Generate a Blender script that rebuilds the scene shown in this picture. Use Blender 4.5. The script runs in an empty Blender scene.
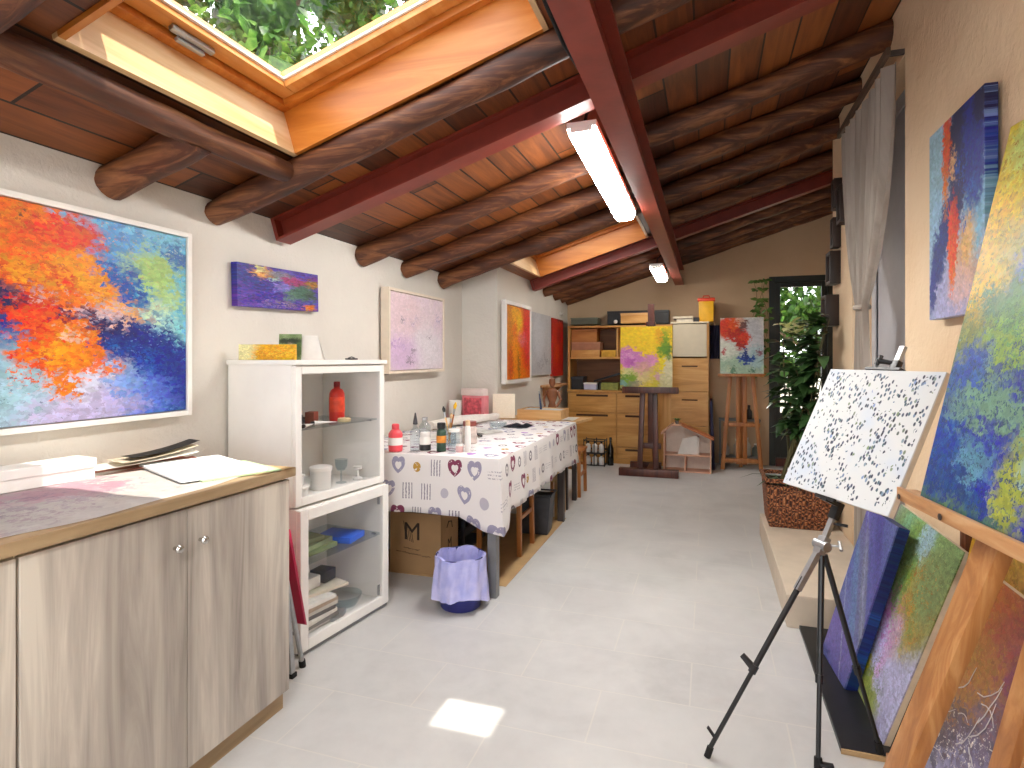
import bpy, bmesh, math, random
from mathutils import Vector, Matrix, Euler
rnd = random.Random(7)
sc = bpy.context.scene
col = sc.collection
R = math.radians

# ------------------------------------------------------------------ colours
def lin(h):
    h = h.lstrip('#')
    out = []
    for i in (0, 2, 4):
        c = int(h[i:i+2], 16) / 255
        out.append(c / 12.92 if c <= .04045 else ((c + .055) / 1.055) ** 2.4)
    return (*out, 1.0)

# ------------------------------------------------------------------ mesh builder
class G:
    def __init__(s): s.bm = bmesh.new()
    def _hexa(s, pts, bevel=0):
        v = [s.bm.verts.new(p) for p in pts]
        fs = [s.bm.faces.new([v[i] for i in f]) for f in ((3,2,1,0),(4,5,6,7),(0,1,5,4),(1,2,6,5),(2,3,7,6),(3,0,4,7))]
        if bevel:
            es = {e for f in fs for e in f.edges}
            bmesh.ops.bevel(s.bm, geom=list(es), offset=bevel, segments=2, profile=.6, affect='EDGES', clamp_overlap=True)
        return s
    def box(s, x0, x1, y0, y1, z0, z1, bevel=0):
        return s._hexa([(x0,y0,z0),(x1,y0,z0),(x1,y1,z0),(x0,y1,z0),(x0,y0,z1),(x1,y0,z1),(x1,y1,z1),(x0,y1,z1)], bevel)
    def hexa(s, bottom, top, bevel=0): return s._hexa(list(bottom) + list(top), bevel)
    def mbox(s, M, x0, x1, y0, y1, z0, z1, bevel=0):
        P = [(x0,y0,z0),(x1,y0,z0),(x1,y1,z0),(x0,y1,z0),(x0,y0,z1),(x1,y0,z1),(x1,y1,z1),(x0,y1,z1)]
        return s._hexa([M @ Vector(p) for p in P], bevel)
    def bar(s, p, q, w, h, up=(0,0,1), bevel=0):
        p, q, up = Vector(p), Vector(q), Vector(up)
        d = (q - p).normalized()
        a = d.cross(up)
        if a.length < 1e-4: a = d.cross(Vector((1,0,0)))
        a.normalize(); b = a.cross(d).normalized()
        a *= w / 2; b *= h / 2
        return s._hexa([p-a-b, p+a-b, p+a+b, p-a+b, q-a-b, q+a-b, q+a+b, q-a+b], bevel)
    def tube(s, pts, r, seg=10, caps=True):
        pts = [Vector(p) for p in pts]; n = len(pts)
        rs = r if isinstance(r, (list, tuple)) else [r] * n
        rings = []; prev = None
        for i, p in enumerate(pts):
            d = (pts[min(i+1, n-1)] - pts[max(i-1, 0)]).normalized()
            if prev is None:
                a = d.cross(Vector((0,0,1)))
                if a.length < .05: a = d.cross(Vector((1,0,0)))
            else:
                a = prev - d * prev.dot(d)
            a.normalize(); b = d.cross(a); prev = a
            rings.append([s.bm.verts.new(p + (a*math.cos(t) + b*math.sin(t)) * rs[i]) for t in (2*math.pi*k/seg for k in range(seg))])
        for A, B in zip(rings, rings[1:]):
            for k in range(seg): s.bm.faces.new((A[k], A[(k+1)%seg], B[(k+1)%seg], B[k]))
        if caps:
            s.bm.faces.new(rings[0][::-1]); s.bm.faces.new(rings[-1])
        return s
    def lathe(s, prof, c=(0,0,0), seg=20, sx=1, sy=1):
        c = Vector(c); rings = []
        for r, z in prof:
            if r <= 1e-6: rings.append([s.bm.verts.new(c + Vector((0,0,z)))])
            else: rings.append([s.bm.verts.new(c + Vector((r*sx*math.cos(t), r*sy*math.sin(t), z))) for t in (2*math.pi*k/seg for k in range(seg))])
        for A, B in zip(rings, rings[1:]):
            for k in range(seg):
                j = (k+1) % seg
                if len(A) == 1 and len(B) == 1: break
                if len(A) == 1: s.bm.faces.new((A[0], B[j], B[k]))
                elif len(B) == 1: s.bm.faces.new((A[k], A[j], B[0]))
                else: s.bm.faces.new((A[k], A[j], B[j], B[k]))
        if len(rings[0]) > 1: s.bm.faces.new(rings[0][::-1])
        if len(rings[-1]) > 1: s.bm.faces.new(rings[-1])
        return s
    def prism(s, pts, d):
        pts = [Vector(p) for p in pts]; d = Vector(d)
        A = [s.bm.verts.new(p) for p in pts]; B = [s.bm.verts.new(p + d) for p in pts]
        s.bm.faces.new(A[::-1]); s.bm.faces.new(B); n = len(pts)
        for k in range(n): s.bm.faces.new((A[k], A[(k+1)%n], B[(k+1)%n], B[k]))
        return s
    def grid(s, fn, nu, nv, thick=0, uv=None):
        V = [[s.bm.verts.new(fn(i/nu, j/nv)) for j in range(nv+1)] for i in range(nu+1)]
        F = [s.bm.faces.new((V[i][j], V[i+1][j], V[i+1][j+1], V[i][j+1])) for i in range(nu) for j in range(nv)]
        if uv:
            L = s.bm.loops.layers.uv.verify()
            idx = {V[i][j]: uv(i/nu, j/nv) for i in range(nu+1) for j in range(nv+1)}
            for f in F:
                for l in f.loops: l[L].uv = idx[l.vert]
        if thick: bmesh.ops.solidify(s.bm, geom=F, thickness=thick)
        return s
    def frame(s, M, w0, w1, h0, h1, b, t, bevel=0):
        """a rectangular ring in the local xz plane of M, border b, depth t along local y"""
        s.mbox(M, w0, w0+b, 0, t, h0, h1, bevel); s.mbox(M, w1-b, w1, 0, t, h0, h1, bevel)
        s.mbox(M, w0+b, w1-b, 0, t, h0, h0+b, bevel); s.mbox(M, w0+b, w1-b, 0, t, h1-b, h1, bevel)
        return s
    def leaf(s, base, d, n, L, W, bend=.25):
        d = Vector(d).normalized(); n = Vector(n); n = (n - d * n.dot(d)).normalized(); a = d.cross(n)
        b = Vector(base)
        c = [b, b + d*L*.35 + a*W*.5, b + d*L*.7 + a*W*.38 - n*L*bend*.35, b + d*L - n*L*bend, b + d*L*.7 - a*W*.38 - n*L*bend*.35, b + d*L*.35 - a*W*.5]
        m1 = b + d*L*.35 - n*W*.08; m2 = b + d*L*.7 - n*(L*bend*.35 + W*.08)
        v = [s.bm.verts.new(p) for p in c + [m1, m2]]
        for f in ((0,1,6),(0,6,5),(1,2,7,6),(6,7,4,5),(2,3,7),(7,3,4)): s.bm.faces.new([v[i] for i in f])
        return s

def mesh_of(name, g, m, smooth=None):
    bmesh.ops.recalc_face_normals(g.bm, faces=g.bm.faces[:])
    me = bpy.data.meshes.new(name); g.bm.to_mesh(me); g.bm.free()
    me.materials.append(m)
    if smooth is not None:
        for p in me.polygons: p.use_smooth = True
        me.set_sharp_from_angle(angle=R(smooth))
    return me
def obj(name, g, m, parent=None, smooth=35, loc=(0,0,0), rot=(0,0,0), label=None):
    o = bpy.data.objects.new(name, mesh_of(name, g, m, smooth)); col.objects.link(o)
    o.location = loc; o.rotation_euler = rot
    if parent is not None: o.parent = parent
    if label: o['label'] = label
    return o
def tag(o, label, cat, group=None, kind=None):
    o['label'] = label; o['category'] = cat
    if group: o['group'] = group
    if kind: o['kind'] = kind
    return o
def thing(name, label, cat, loc=(0,0,0), rz=0, group=None, lean=0):
    o = bpy.data.objects.new(name, None); col.objects.link(o); o.empty_display_size = .1
    o.location = loc; o.rotation_euler = (Matrix.Rotation(rz, 3, 'Z') @ Matrix.Rotation(-lean, 3, 'X')).to_euler()
    return tag(o, label, cat, group)
def solo(name, label, cat, g, m, loc=(0,0,0), rot=(0,0,0), group=None, smooth=35):
    return tag(obj(name, g, m, None, smooth, loc, rot), label, cat, group)
def struct(name, g, m, smooth=None):
    o = obj(name, g, m, None, smooth); o['kind'] = 'structure'; return o
def dup(o, loc, rz=None, label=None, parent=None, scale=None):
    c = o.copy(); col.objects.link(c)
    if parent is not None: c.parent = parent
    else:
        c.location = loc
        if rz is not None: c.rotation_euler = (0, 0, rz)
        if scale: c.scale = (scale,)*3
        if label: c['label'] = label
    for ch in o.children: dup(ch, None, parent=c)
    return c

# ------------------------------------------------------------------ materials
class N:
    def __init__(s, name):
        s.m = bpy.data.materials.new(name); s.m.use_nodes = True
        s.t = s.m.node_tree; s.b = s.t.nodes['Principled BSDF']; s.out = s.t.nodes['Material Output']
    def n(s, k, **kw):
        d = s.t.nodes.new(k)
        for a, b in kw.items(): setattr(d, a, b)
        return d
    def l(s, a, b): s.t.links.new(a, b)
    def put(s, sock, v):
        if hasattr(v, 'is_linked') or isinstance(v, bpy.types.NodeSocket): s.l(v, sock)
        else: sock.default_value = v
    def math(s, op, a, b=0.0, c=None, clamp=False):
        d = s.n('ShaderNodeMath', operation=op, use_clamp=clamp)
        s.put(d.inputs[0], a); s.put(d.inputs[1], b)
        if c is not None: s.put(d.inputs[2], c)
        return d.outputs[0]
    def vmath(s, op, a, b=None, scale=None):
        d = s.n('ShaderNodeVectorMath', operation=op); s.put(d.inputs[0], a)
        if b is not None: s.put(d.inputs[1], b)
        if scale is not None: s.put(d.inputs['Scale'], scale)
        return d.outputs['Value'] if op in ('LENGTH', 'DOT_PRODUCT', 'DISTANCE') else d.outputs[0]
    def coord(s, which='Object', scale=(1,1,1), rot=(0,0,0), loc=(0,0,0)):
        c = s.n('ShaderNodeTexCoord').outputs[which]
        mp = s.n('ShaderNodeMapping'); s.l(c, mp.inputs['Vector'])
        mp.inputs['Scale'].default_value = scale; mp.inputs['Rotation'].default_value = rot; mp.inputs['Location'].default_value = loc
        return mp.outputs[0]
    def noise(s, v, scale, detail=4, rough=.55, dist=0, what=0):
        d = s.n('ShaderNodeTexNoise'); s.l(v, d.inputs['Vector'])
        d.inputs['Scale'].default_value = scale; d.inputs['Detail'].default_value = detail
        d.inputs['Roughness'].default_value = rough; d.inputs['Distortion'].default_value = dist
        return d.outputs[what]
    def ramp(s, f, stops, interp='LINEAR'):
        d = s.n('ShaderNodeValToRGB'); s.put(d.inputs[0], f); e = d.color_ramp; e.interpolation = interp
        while len(e.elements) < len(stops): e.elements.new(.5)
        for k, (p, c) in zip(e.elements, stops): k.position = p; k.color = lin(c) if isinstance(c, str) else c
        return d.outputs[0]
    def mix(s, f, a, b, blend='MIX'):
        d = s.n('ShaderNodeMix', data_type='RGBA', blend_type=blend)
        s.put(d.inputs[0], f)
        s.put(d.inputs[6], lin(a) if isinstance(a, str) else a); s.put(d.inputs[7], lin(b) if isinstance(b, str) else b)
        return d.outputs[2]
    def rng(s, v, a, b, c=0., d=1., smooth=True):
        k = s.n('ShaderNodeMapRange', interpolation_type='SMOOTHSTEP' if smooth else 'LINEAR'); s.put(k.inputs[0], v)
        for i, x in zip((1,2,3,4), (a,b,c,d)): s.put(k.inputs[i], x)
        return k.outputs[0]
    def bump(s, h, strength=.3, dist=.01):
        d = s.n('ShaderNodeBump'); s.put(d.inputs['Height'], h)
        d.inputs['Strength'].default_value = strength; d.inputs['Distance'].default_value = dist
        s.l(d.outputs[0], s.b.inputs['Normal'])
    def fin(s, colour, rough=.5, metal=0, **kw):
        s.put(s.b.inputs['Base Color'], lin(colour) if isinstance(colour, str) else colour)
        s.put(s.b.inputs['Roughness'], rough); s.b.inputs['Metallic'].default_value = metal
        for k, v in kw.items(): s.put(s.b.inputs[k.replace('_', ' ')], v)
        return s.m

def flat(name, h, rough=.5, metal=0, var=.08, scale=14, bump=0, **kw):
    n = N(name); c = n.coord()
    f = n.noise(c, scale, 5)
    a = [x * (1 - var) for x in lin(h)[:3]] + [1]; b = [min(1, x * (1 + var)) for x in lin(h)[:3]] + [1]
    if bump: n.bump(n.noise(c, scale * 4, 4), bump, .004)
    return n.fin(n.mix(n.rng(f, .3, .7), a, b), rough, metal, **kw)
def wood(name, dark, mid, light, axis=2, scale=1., rough=.5, grain=14, bump=.15, knots=False):
    n = N(name); s = [grain*scale]*3; s[axis] = 1.1*scale
    c = n.coord(scale=s)
    f = n.noise(c, 1.0, 6, .6, 1.2)
    big = n.noise(n.coord(scale=[2.5*scale if i != axis else .8*scale for i in range(3)]), 1, 3)
    k = n.math('ADD', n.math('MULTIPLY', f, .75), n.math('MULTIPLY', big, .25))
    colr = n.ramp(k, [(.30, dark), (.5, mid), (.68, light)])
    if knots:
        s2 = [7.]*3; s2[axis] = 3.
        d = n.n('ShaderNodeTexVoronoi'); n.l(n.coord(scale=s2), d.inputs['Vector']); d.inputs['Scale'].default_value = .55
        colr = n.mix(n.rng(d.outputs['Distance'], .12, .04), colr, dark)
    n.bump(f, bump, .003)
    return n.fin(colr, rough)
def plaster(name, h, h2, bump=.5, scale=18):
    n = N(name); c = n.coord()
    f = n.noise(c, 1.6, 4); fine = n.noise(c, scale, 6, .6, .4)
    n.bump(n.math('ADD', fine, n.math('MULTIPLY', n.noise(c, scale*4, 3), .35)), bump, .012)
    return n.fin(n.mix(n.rng(f, .3, .7), h, h2), .9)
def glass(name, tint=(1,1,1,1), base=.02):
    n = N(name); t = n.t
    tr = n.n('ShaderNodeBsdfTransparent'); tr.inputs[0].default_value = tint
    gl = n.n('ShaderNodeBsdfGlossy'); gl.inputs['Roughness'].default_value = .02
    lw = n.n('ShaderNodeLayerWeight'); lw.inputs[0].default_value = .5
    fc = n.math('MULTIPLY_ADD', n.math('POWER', lw.outputs['Facing'], 4.), .45, base)
    mx = n.n('ShaderNodeMixShader'); n.l(fc, mx.inputs[0])
    n.l(tr.outputs[0], mx.inputs[1]); n.l(gl.outputs[0], mx.inputs[2]); n.l(mx.outputs[0], n.out.inputs[0])
    t.nodes.remove(n.b); return n.m
def emit(name, h, strength):
    n = N(name); return n.fin(h, .5, Emission_Color=lin(h), Emission_Strength=strength)
def leafmat(name, a, b, c, trans=.35, rough=.4):
    n = N(name); f = n.noise(n.coord(), 6, 3)
    colr = n.ramp(f, [(.3, a), (.5, b), (.7, c)])
    n.fin(colr, rough)
    tl = n.n('ShaderNodeBsdfTranslucent'); n.l(colr, tl.inputs[0])
    mx = n.n('ShaderNodeMixShader'); mx.inputs[0].default_value = trans
    n.l(n.b.outputs[0], mx.inputs[1]); n.l(tl.outputs[0], mx.inputs[2]); n.l(mx.outputs[0], n.out.inputs[0])
    return n.m

def paint(name, w, h, base, layers, seed=0., warp=.12, fine=.07, rough=.45, bump=.35, streak=(1,1), var=.16, dab=30, sat=1.12, val=.86, ang=25):
    """an abstract painting: soft, noise-edged colour patches broken up into palette-knife dabs.
    layer = (x, y, rx, ry, angle, colour, softness, opacity, speckle); x, y run 0..1, left to right and bottom to top."""
    n = N(name)
    xyz = n.n('ShaderNodeSeparateXYZ'); n.l(n.n('ShaderNodeTexCoord').outputs['Object'], xyz.inputs[0])
    cmb = n.n('ShaderNodeCombineXYZ')
    n.l(n.math('MULTIPLY_ADD', xyz.outputs[0], 1/w, .5), cmb.inputs[0]); n.l(n.math('MULTIPLY', xyz.outputs[2], 1/h), cmb.inputs[1])
    p0 = cmb.outputs[0]
    # dabs: cells of a jittered grid, ragged by fine noise; two sizes
    rag = n.vmath('SCALE', n.vmath('SUBTRACT', n.noise(p0, 55, 3, .7, what=1), (.5,.5,.5)), scale=.045)
    asp = (w/max(w, h), h/max(w, h))
    def dabs(k, a, st):
        mp = n.n('ShaderNodeMapping'); n.l(n.vmath('ADD', p0, rag), mp.inputs[0])
        mp.inputs['Scale'].default_value = (asp[0]*streak[0], asp[1]*streak[1], 1)
        m2 = n.n('ShaderNodeMapping'); n.l(mp.outputs[0], m2.inputs[0]); m2.inputs['Rotation'].default_value = (0, 0, R(a)); m2.inputs['Scale'].default_value = (1, st, 1)
        v = n.n('ShaderNodeTexVoronoi', voronoi_dimensions='2D'); n.l(m2.outputs[0], v.inputs['Vector']); v.inputs['Scale'].default_value = k
        return v.outputs['Color'], v.outputs['Distance']
    c1, d1 = dabs(dab, ang, 1.8); c2, d2 = dabs(dab*2.1, ang-60, 1.6)
    jit = n.vmath('ADD', n.vmath('SCALE', n.vmath('SUBTRACT', c1, (.5,.5,.5)), scale=.9/dab + fine*.55), n.vmath('SCALE', n.vmath('SUBTRACT', c2, (.5,.5,.5)), scale=.5/dab + fine*.5))
    sd = n.vmath('ADD', n.vmath('ADD', p0, jit), (0, 0, seed))
    n1 = n.vmath('SUBTRACT', n.noise(sd, 3.2, 3, what=1), (.5,.5,.5)); n2 = n.vmath('SUBTRACT', n.noise(sd, 14, 4, .65, what=1), (.5,.5,.5))
    pw = n.vmath('ADD', n.vmath('ADD', p0, jit), n.vmath('ADD', n.vmath('SCALE', n1, scale=warp*2), n.vmath('SCALE', n2, scale=fine*1.6)))
    flatten = n.vmath('MULTIPLY', pw, (1,1,0))
    sp_a = n.noise(sd, 11, 5, .7); sp_b = n.noise(sd, 30, 4, .7)
    c = n.ramp(n.noise(sd, 2.6, 5, .65, .6), base)
    for L in layers:
        x, y, rx, ry, ang_, colour = L[:6]
        soft = (L[6] if len(L) > 6 else .3)*.75; op = L[7] if len(L) > 7 else 1.; sp = L[8] if len(L) > 8 else None
        mp = n.n('ShaderNodeMapping', vector_type='TEXTURE'); n.l(flatten, mp.inputs[0])
        mp.inputs['Location'].default_value = (x, y, 0); mp.inputs['Rotation'].default_value = (0, 0, R(ang_)); mp.inputs['Scale'].default_value = (rx, ry, 1)
        f = n.rng(n.vmath('LENGTH', mp.outputs[0]), 1 + soft, max(.0, 1 - soft), 0., op)
        if sp is not None:
            f = n.math('MULTIPLY', f, n.rng(sp_b if sp < 0 else sp_a, abs(sp), abs(sp) + .05))
        c = n.mix(f, c, colour)
    s1 = n.n('ShaderNodeSeparateXYZ'); n.l(c1, s1.inputs[0]); s2 = n.n('ShaderNodeSeparateXYZ'); n.l(c2, s2.inputs[0])
    k = n.math('ADD', n.math('MULTIPLY', s1.outputs[0], .5), n.math('MULTIPLY', s2.outputs[1], .5))
    hv = n.n('ShaderNodeHueSaturation'); n.l(c, hv.inputs['Color']); hv.inputs['Saturation'].default_value = sat
    n.l(n.rng(k, .1, .9, val*(1 - var*1.5), val*(1 + var*1.5), False), hv.inputs['Value']); n.l(n.rng(s2.outputs[2], 0, 1, .5-var*.09, .5+var*.09, False), hv.inputs['Hue'])
    n.bump(n.math('ADD', k, n.math('MULTIPLY', n.noise(p0, 90, 2), .5)), bump, .003)
    return n.fin(hv.outputs[0], rough)

# shared materials
M = {}
M['plaster_left'] = plaster('plaster_cream', '#d6d2ca', '#deDAd2')
M['plaster_right'] = plaster('plaster_sand', '#e2c49f', '#e8cfae', .45, 14)
M['plaster_back'] = plaster('plaster_tan', '#c6aa8a', '#cfb596', .3)
M['log'] = wood('dark_log', '#221009', '#502812', '#96623c', 0, 1.3, .58, 13, .9)
M['log_y'] = wood('dark_log_along', '#26120a', '#552c14', '#96683f', 1, 1.3, .58, 13, .9)
M['pine'] = wood('orange_pine', '#a3591a', '#bf7228', '#d08a42', 0, 1.0, .4, 12, .1, True)
M['pine_y'] = wood('orange_pine_along', '#b56d2a', '#cf8a42', '#dca463', 1, 1.0, .4, 12, .1, True)
M['sunlit_pine'] = wood('sunlit_pine_lining', '#c39a66', '#d8b384', '#e6c8a0', 1, 1.0, .45, 12, .1, True)  # lighter copy of the orange pine, sunlight on the lining put into its colour
M['red_steel'] = flat('red_oxide_paint', '#7e3023', .45, 0, .12, 9, .1)
M['white'] = flat('white_lacquer', '#eceae6', .35, 0, .03, 5)
M['white_paper'] = flat('white_paper', '#f1efea', .8, 0, .04, 12)
M['black'] = flat('black_plastic', '#17171a', .4, 0, .2, 20)
M['dark_grey'] = flat('charcoal_plastic', '#33343a', .5, 0, .15, 20)
M['rubber'] = flat('black_rubber', '#0e0e0e', .8)
M['alu'] = flat('brushed_aluminium', '#b4b6b8', .5, 1, .06, 30)
M['steel'] = flat('polished_steel', '#c9c6c0', .2, 1, .05, 30)
M['grey_metal'] = flat('grey_painted_metal', '#77787a', .45, 0, .08, 12)
M['dark_metal'] = flat('dark_brown_metal', '#3c3330', .5, 0, .1, 12)
M['glass'] = glass('clear_pane')
M['jar_glass'] = glass('jar_glass', (.86,.9,.92,1))
M['orange_wood'] = wood('varnished_orange_wood', '#7d4720', '#a66832', '#bf864c', 2, 1.2, .4, 18, .1)
M['light_wood'] = wood('light_pine', '#b98a54', '#d0a56c', '#e0bd88', 2, 1.2, .5, 14, .1, True)
M['light_wood_x'] = wood('light_pine_cross', '#b58550', '#cfa268', '#dfba85', 0, 1.2, .5, 14, .1, True)
M['shelf_wood'] = wood('honey_pine', '#a4702f', '#c6914a', '#d9ab66', 0, 1.0, .4, 12, .1, True)
M['shelf_wood_z'] = wood('honey_pine_upright', '#a4702f', '#c6914a', '#d9ab66', 2, 1.0, .4, 12, .1, True)
M['easel_dark'] = wood('dark_mahogany', '#2e1410', '#4e251b', '#6d3a29', 2, 1.2, .35, 14, .08)
M['easel_wood'] = wood('oiled_beech', '#7f4c25', '#a9713f', '#c7955f', 2, 1.3, .4, 16, .15)
M['easel_wood_y'] = wood('oiled_beech_rail', '#8f5c33', '#c08d5c', '#d8b48a', 1, 1.3, .45, 12, .15, True)
M['cardboard'] = flat('brown_cardboard', '#a27f58', .8, 0, .08, 5)
M['canvas_edge'] = flat('raw_canvas', '#cfc2ae', .85, 0, .06, 40, .1)
M['ink'] = flat('black_ink', '#2a1c12', .8)
# ================================================================== THE ROOM
XL, XJ, XR, XRR, YJ, YB, YF = -2.13, -1.79, .84, 1.62, 4.965, 7.75, -1.6
PHI = math.atan(.31); CP, SP = math.cos(PHI), math.sin(PHI)
H0 = 2.015
def roof(x): return H0 + .31 * (x - XL)              # underside of the boards
ROOF = Matrix(((CP, 0, -SP, XL), (0, 1, 0, 0), (SP, 0, CP, H0), (0, 0, 0, 1)))   # local x up the slope, y along the room, z out of the roof
def sl(x): return (x - XL) / CP

# floor: pale stone tiles in a staggered bond
n = N('pale_stone_tiles')
c = n.coord(loc=(.065, .01, 0))
bk = n.n('ShaderNodeTexBrick', offset=.5, squash=1.0); n.l(c, bk.inputs['Vector'])
bk.inputs['Color1'].default_value = (0,0,0,1); bk.inputs['Color2'].default_value = (1,1,1,1); bk.inputs['Mortar'].default_value = (.5,.5,.5,1)
bk.inputs['Scale'].default_value = 1; bk.inputs['Mortar Size'].default_value = .004; bk.inputs['Mortar Smooth'].default_value = .6
bk.inputs['Brick Width'].default_value = .66; bk.inputs['Row Height'].default_value = .33; bk.inputs['Bias'].default_value = 0
cl = n.noise(c, 2.2, 6, .62, .5); cl2 = n.noise(c, 13, 5, .6)
stone = n.ramp(n.math('ADD', n.math('MULTIPLY', cl, .7), n.math('MULTIPLY', cl2, .3)), [(.33, '#b1b0af'), (.5, '#c1c0bf'), (.67, '#cdccca')])
tone = n.mix(n.math('MULTIPLY', bk.outputs['Color'], .5), stone, '#c3c2c0')
floor_m = n.fin(n.mix(n.math('MULTIPLY', bk.outputs['Fac'], .4), tone, '#d6d1c6'), n.rng(cl2, .3, .7, .34, .5))
n.bump(n.math('SUBTRACT', n.math('MULTIPLY', cl2, .15), n.math('MULTIPLY', bk.outputs['Fac'], .4)), .15, .004)
struct('floor', G().box(-2.4, 1.9, YF-.15, 8.0, -.1, 0), floor_m)

# walls
g = G().box(XL-.2, XL, YF-.15, 7.95, 0, roof(XL)+.02).box(XL, XJ, YJ, YB, 0, roof(XJ)-.0)
struct('wall_left', g, M['plaster_left'])
DX0, DX1, DZ = .70, 1.40, 2.28                      # garden door
def sloped_wall(x0, x1, y0, y1, z0):
    g.hexa([(x0,y0,z0),(x1,y0,z0),(x1,y1,z0),(x0,y1,z0)], [(x0,y0,roof(x0)),(x1,y0,roof(x1)),(x1,y1,roof(x1)),(x0,y1,roof(x0))])
g = G()
sloped_wall(XL, DX0, YB, YB+.2, 0); sloped_wall(DX0, DX1, YB, YB+.2, DZ); sloped_wall(DX1, XRR+.2, YB, YB+.2, 0)
struct('wall_back', g, M['plaster_back'])
NY0, NY1, NZ = 3.07, 4.10, 2.665                    # curtained door niche in the right wall
g = G()
sloped_wall(XR, XR+.3, YF-.15, NY0, 0); sloped_wall(XR, XR+.3, NY1, 4.69, 0); sloped_wall(XR, XR+.3, NY0, NY1, NZ)
sloped_wall(XR+.2, XR+.3, NY0, NY1, 0); sloped_wall(XR+.3, XRR, 4.49, 4.69, 0); sloped_wall(XRR, XRR+.2, 4.49, YB, 0)
struct('wall_right', g, M['plaster_right'])
# wall behind the photographer, with a wide unseen window added for fill daylight
g = G()
sloped_wall(XL, -1.7, YF-.15, YF, 0); sloped_wall(.55, XR, YF-.15, YF, 0); sloped_wall(-1.7, .55, YF-.15, YF, 2.12); g.box(-1.7, .55, YF-.15, YF, 0, .35)
struct('wall_front', g, M['plaster_left'])
w = struct('added_window_4', G().frame(Matrix.Translation((0, YF-.1, 0)), -1.7, .55, .35, 2.12, .06, .06).box(-.61,-.54,YF-.1,YF-.04,.41,2.06), M['white'])
obj('pane', G().box(-1.64, .49, YF-.075, YF-.07, .41, 2.06), M['glass'], w)
# step under the curtained door
struct('trim_1', G().box(.36, XR, 3.12, 4.69, 0, .16, .008), flat('step_stone', '#cbbca8', .6, 0, .06, 6, .1))

# ceiling boards, cut by the roof lights
SK = [(-1.64, -.57, 1.125, 2.05), (-1.66, -.58, 4.86, 5.92), (.14, .56, 1.76, 2.02)]
n = N('ceiling_boards')
xyz = n.n('ShaderNodeSeparateXYZ'); n.l(n.n('ShaderNodeTexCoord').outputs['Object'], xyz.inputs[0])
row = n.math('DIVIDE', xyz.outputs[0], .155)
idn = n.n('ShaderNodeTexWhiteNoise', noise_dimensions='2D'); cb = n.n('ShaderNodeCombineXYZ'); n.l(n.math('FLOOR', row), cb.inputs[0])
stag = n.math('ADD', n.math('DIVIDE', xyz.outputs[1], 1.9), n.math('MULTIPLY', n.math('FLOOR', row), .37))
n.l(n.math('FLOOR', stag), cb.inputs[1]); n.l(cb.outputs[0], idn.inputs[0])
fr = n.math('FRACT', row); seam = n.math('MAXIMUM', n.math('LESS_THAN', fr, .06), n.math('LESS_THAN', n.math('FRACT', stag), .006))
gr = n.noise(n.coord(scale=(16, 1.2, 16)), 1, 6, .62, 1.5)
tone = n.math('ADD', n.math('MULTIPLY', gr, .55), n.math('MULTIPLY', idn.outputs[0], .42))
bc = n.ramp(tone, [(.22, '#2a130a'), (.48, '#5c3016'), (.74, '#945426')])
n.bump(n.math('SUBTRACT', n.math('MULTIPLY', gr, .3), seam), .6, .01)
board_m = n.fin(n.mix(seam, bc, '#140a06'), .5)
g = G()
ys = [YF-.15, 1.104, 1.739, 2.041, 2.071, 4.839, 5.941, 7.95]
for a, b in zip(ys, ys[1:]):
    cuts = sorted((sl(s[0])-.021, sl(s[1])+.021) for s in SK if s[2]-.021 <= a + 1e-6 and s[3]+.021 >= b - 1e-6)
    x = -.35
    for p, q in cuts: g.mbox(ROOF, x, p, a, b, 0, .06); x = q
    g.mbox(ROOF, x, sl(XRR) + .35, a, b, 0, .06)
o = struct('ceiling', g, board_m); 
me = o.data
me.transform(ROOF.inverted()); o.matrix_world = ROOF     # object space follows the slope so the boards do too

# roof lights: pine lining, frame, sash, pane
def skylight(name, x0, x1, y0, y1, c=.2, handle=False, m=.06):
    a0, a1 = sl(x0), sl(x1)
    g = G()
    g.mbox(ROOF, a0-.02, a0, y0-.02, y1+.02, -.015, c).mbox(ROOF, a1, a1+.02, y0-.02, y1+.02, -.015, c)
    lin_y = struct(name, g, M['sunlit_pine'])
    obj('lining_board', G().mbox(ROOF, a0, a1, y1, y1+.02, -.015, c), M['pine'], lin_y)
    obj('lining_board', G().mbox(ROOF, a0, a1, y0-.02, y0, -.015, c), M['pine'], lin_y)
    def ring(g, i0, b, z0, z1):
        g.mbox(ROOF, a0+i0, a0+i0+b, y0+i0, y1-i0, z0, z1, .003); g.mbox(ROOF, a1-i0-b, a1-i0, y0+i0, y1-i0, z0, z1, .003)
        g.mbox(ROOF, a0+i0+b, a1-i0-b, y0+i0, y0+i0+b, z0, z1, .003); g.mbox(ROOF, a0+i0+b, a1-i0-b, y1-i0-b, y1-i0, z0, z1, .003)
    g = G(); ring(g, 0, m*.6, c-.03, c+.05); obj('window_frame', g, M['pine'], lin_y)
    g = G(); ring(g, m*.6+.004, m, c-.005, c+.06); obj('sash', g, M['pine_y'], lin_y)
    i = m*1.6+.006
    g = G(); ring(g, i-.012, .02, c+.02, c+.03); obj('glazing_bead', g, M['white'], lin_y)
    obj('pane', G().mbox(ROOF, a0+i-.01, a1-i+.01, y0+i-.01, y1-i+.01, c+.03, c+.036), M['glass'], lin_y)
    g = G(); ring(g, -.075, .05, .062, c+.06); obj('outer_flashing', g, M['dark_grey'], lin_y)
    if handle:
        am = a0 + m*1.0
        g = G().mbox(ROOF, am-.008, am+.014, 1.45, 1.62, c-.024, c-.006, .004).mbox(ROOF, am-.022, am-.006, 1.48, 1.59, c-.038, c-.024, .004)
        obj('handle', g, M['alu'], lin_y)
    return lin_y
skylight('window_1', *SK[0], handle=True)
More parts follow.
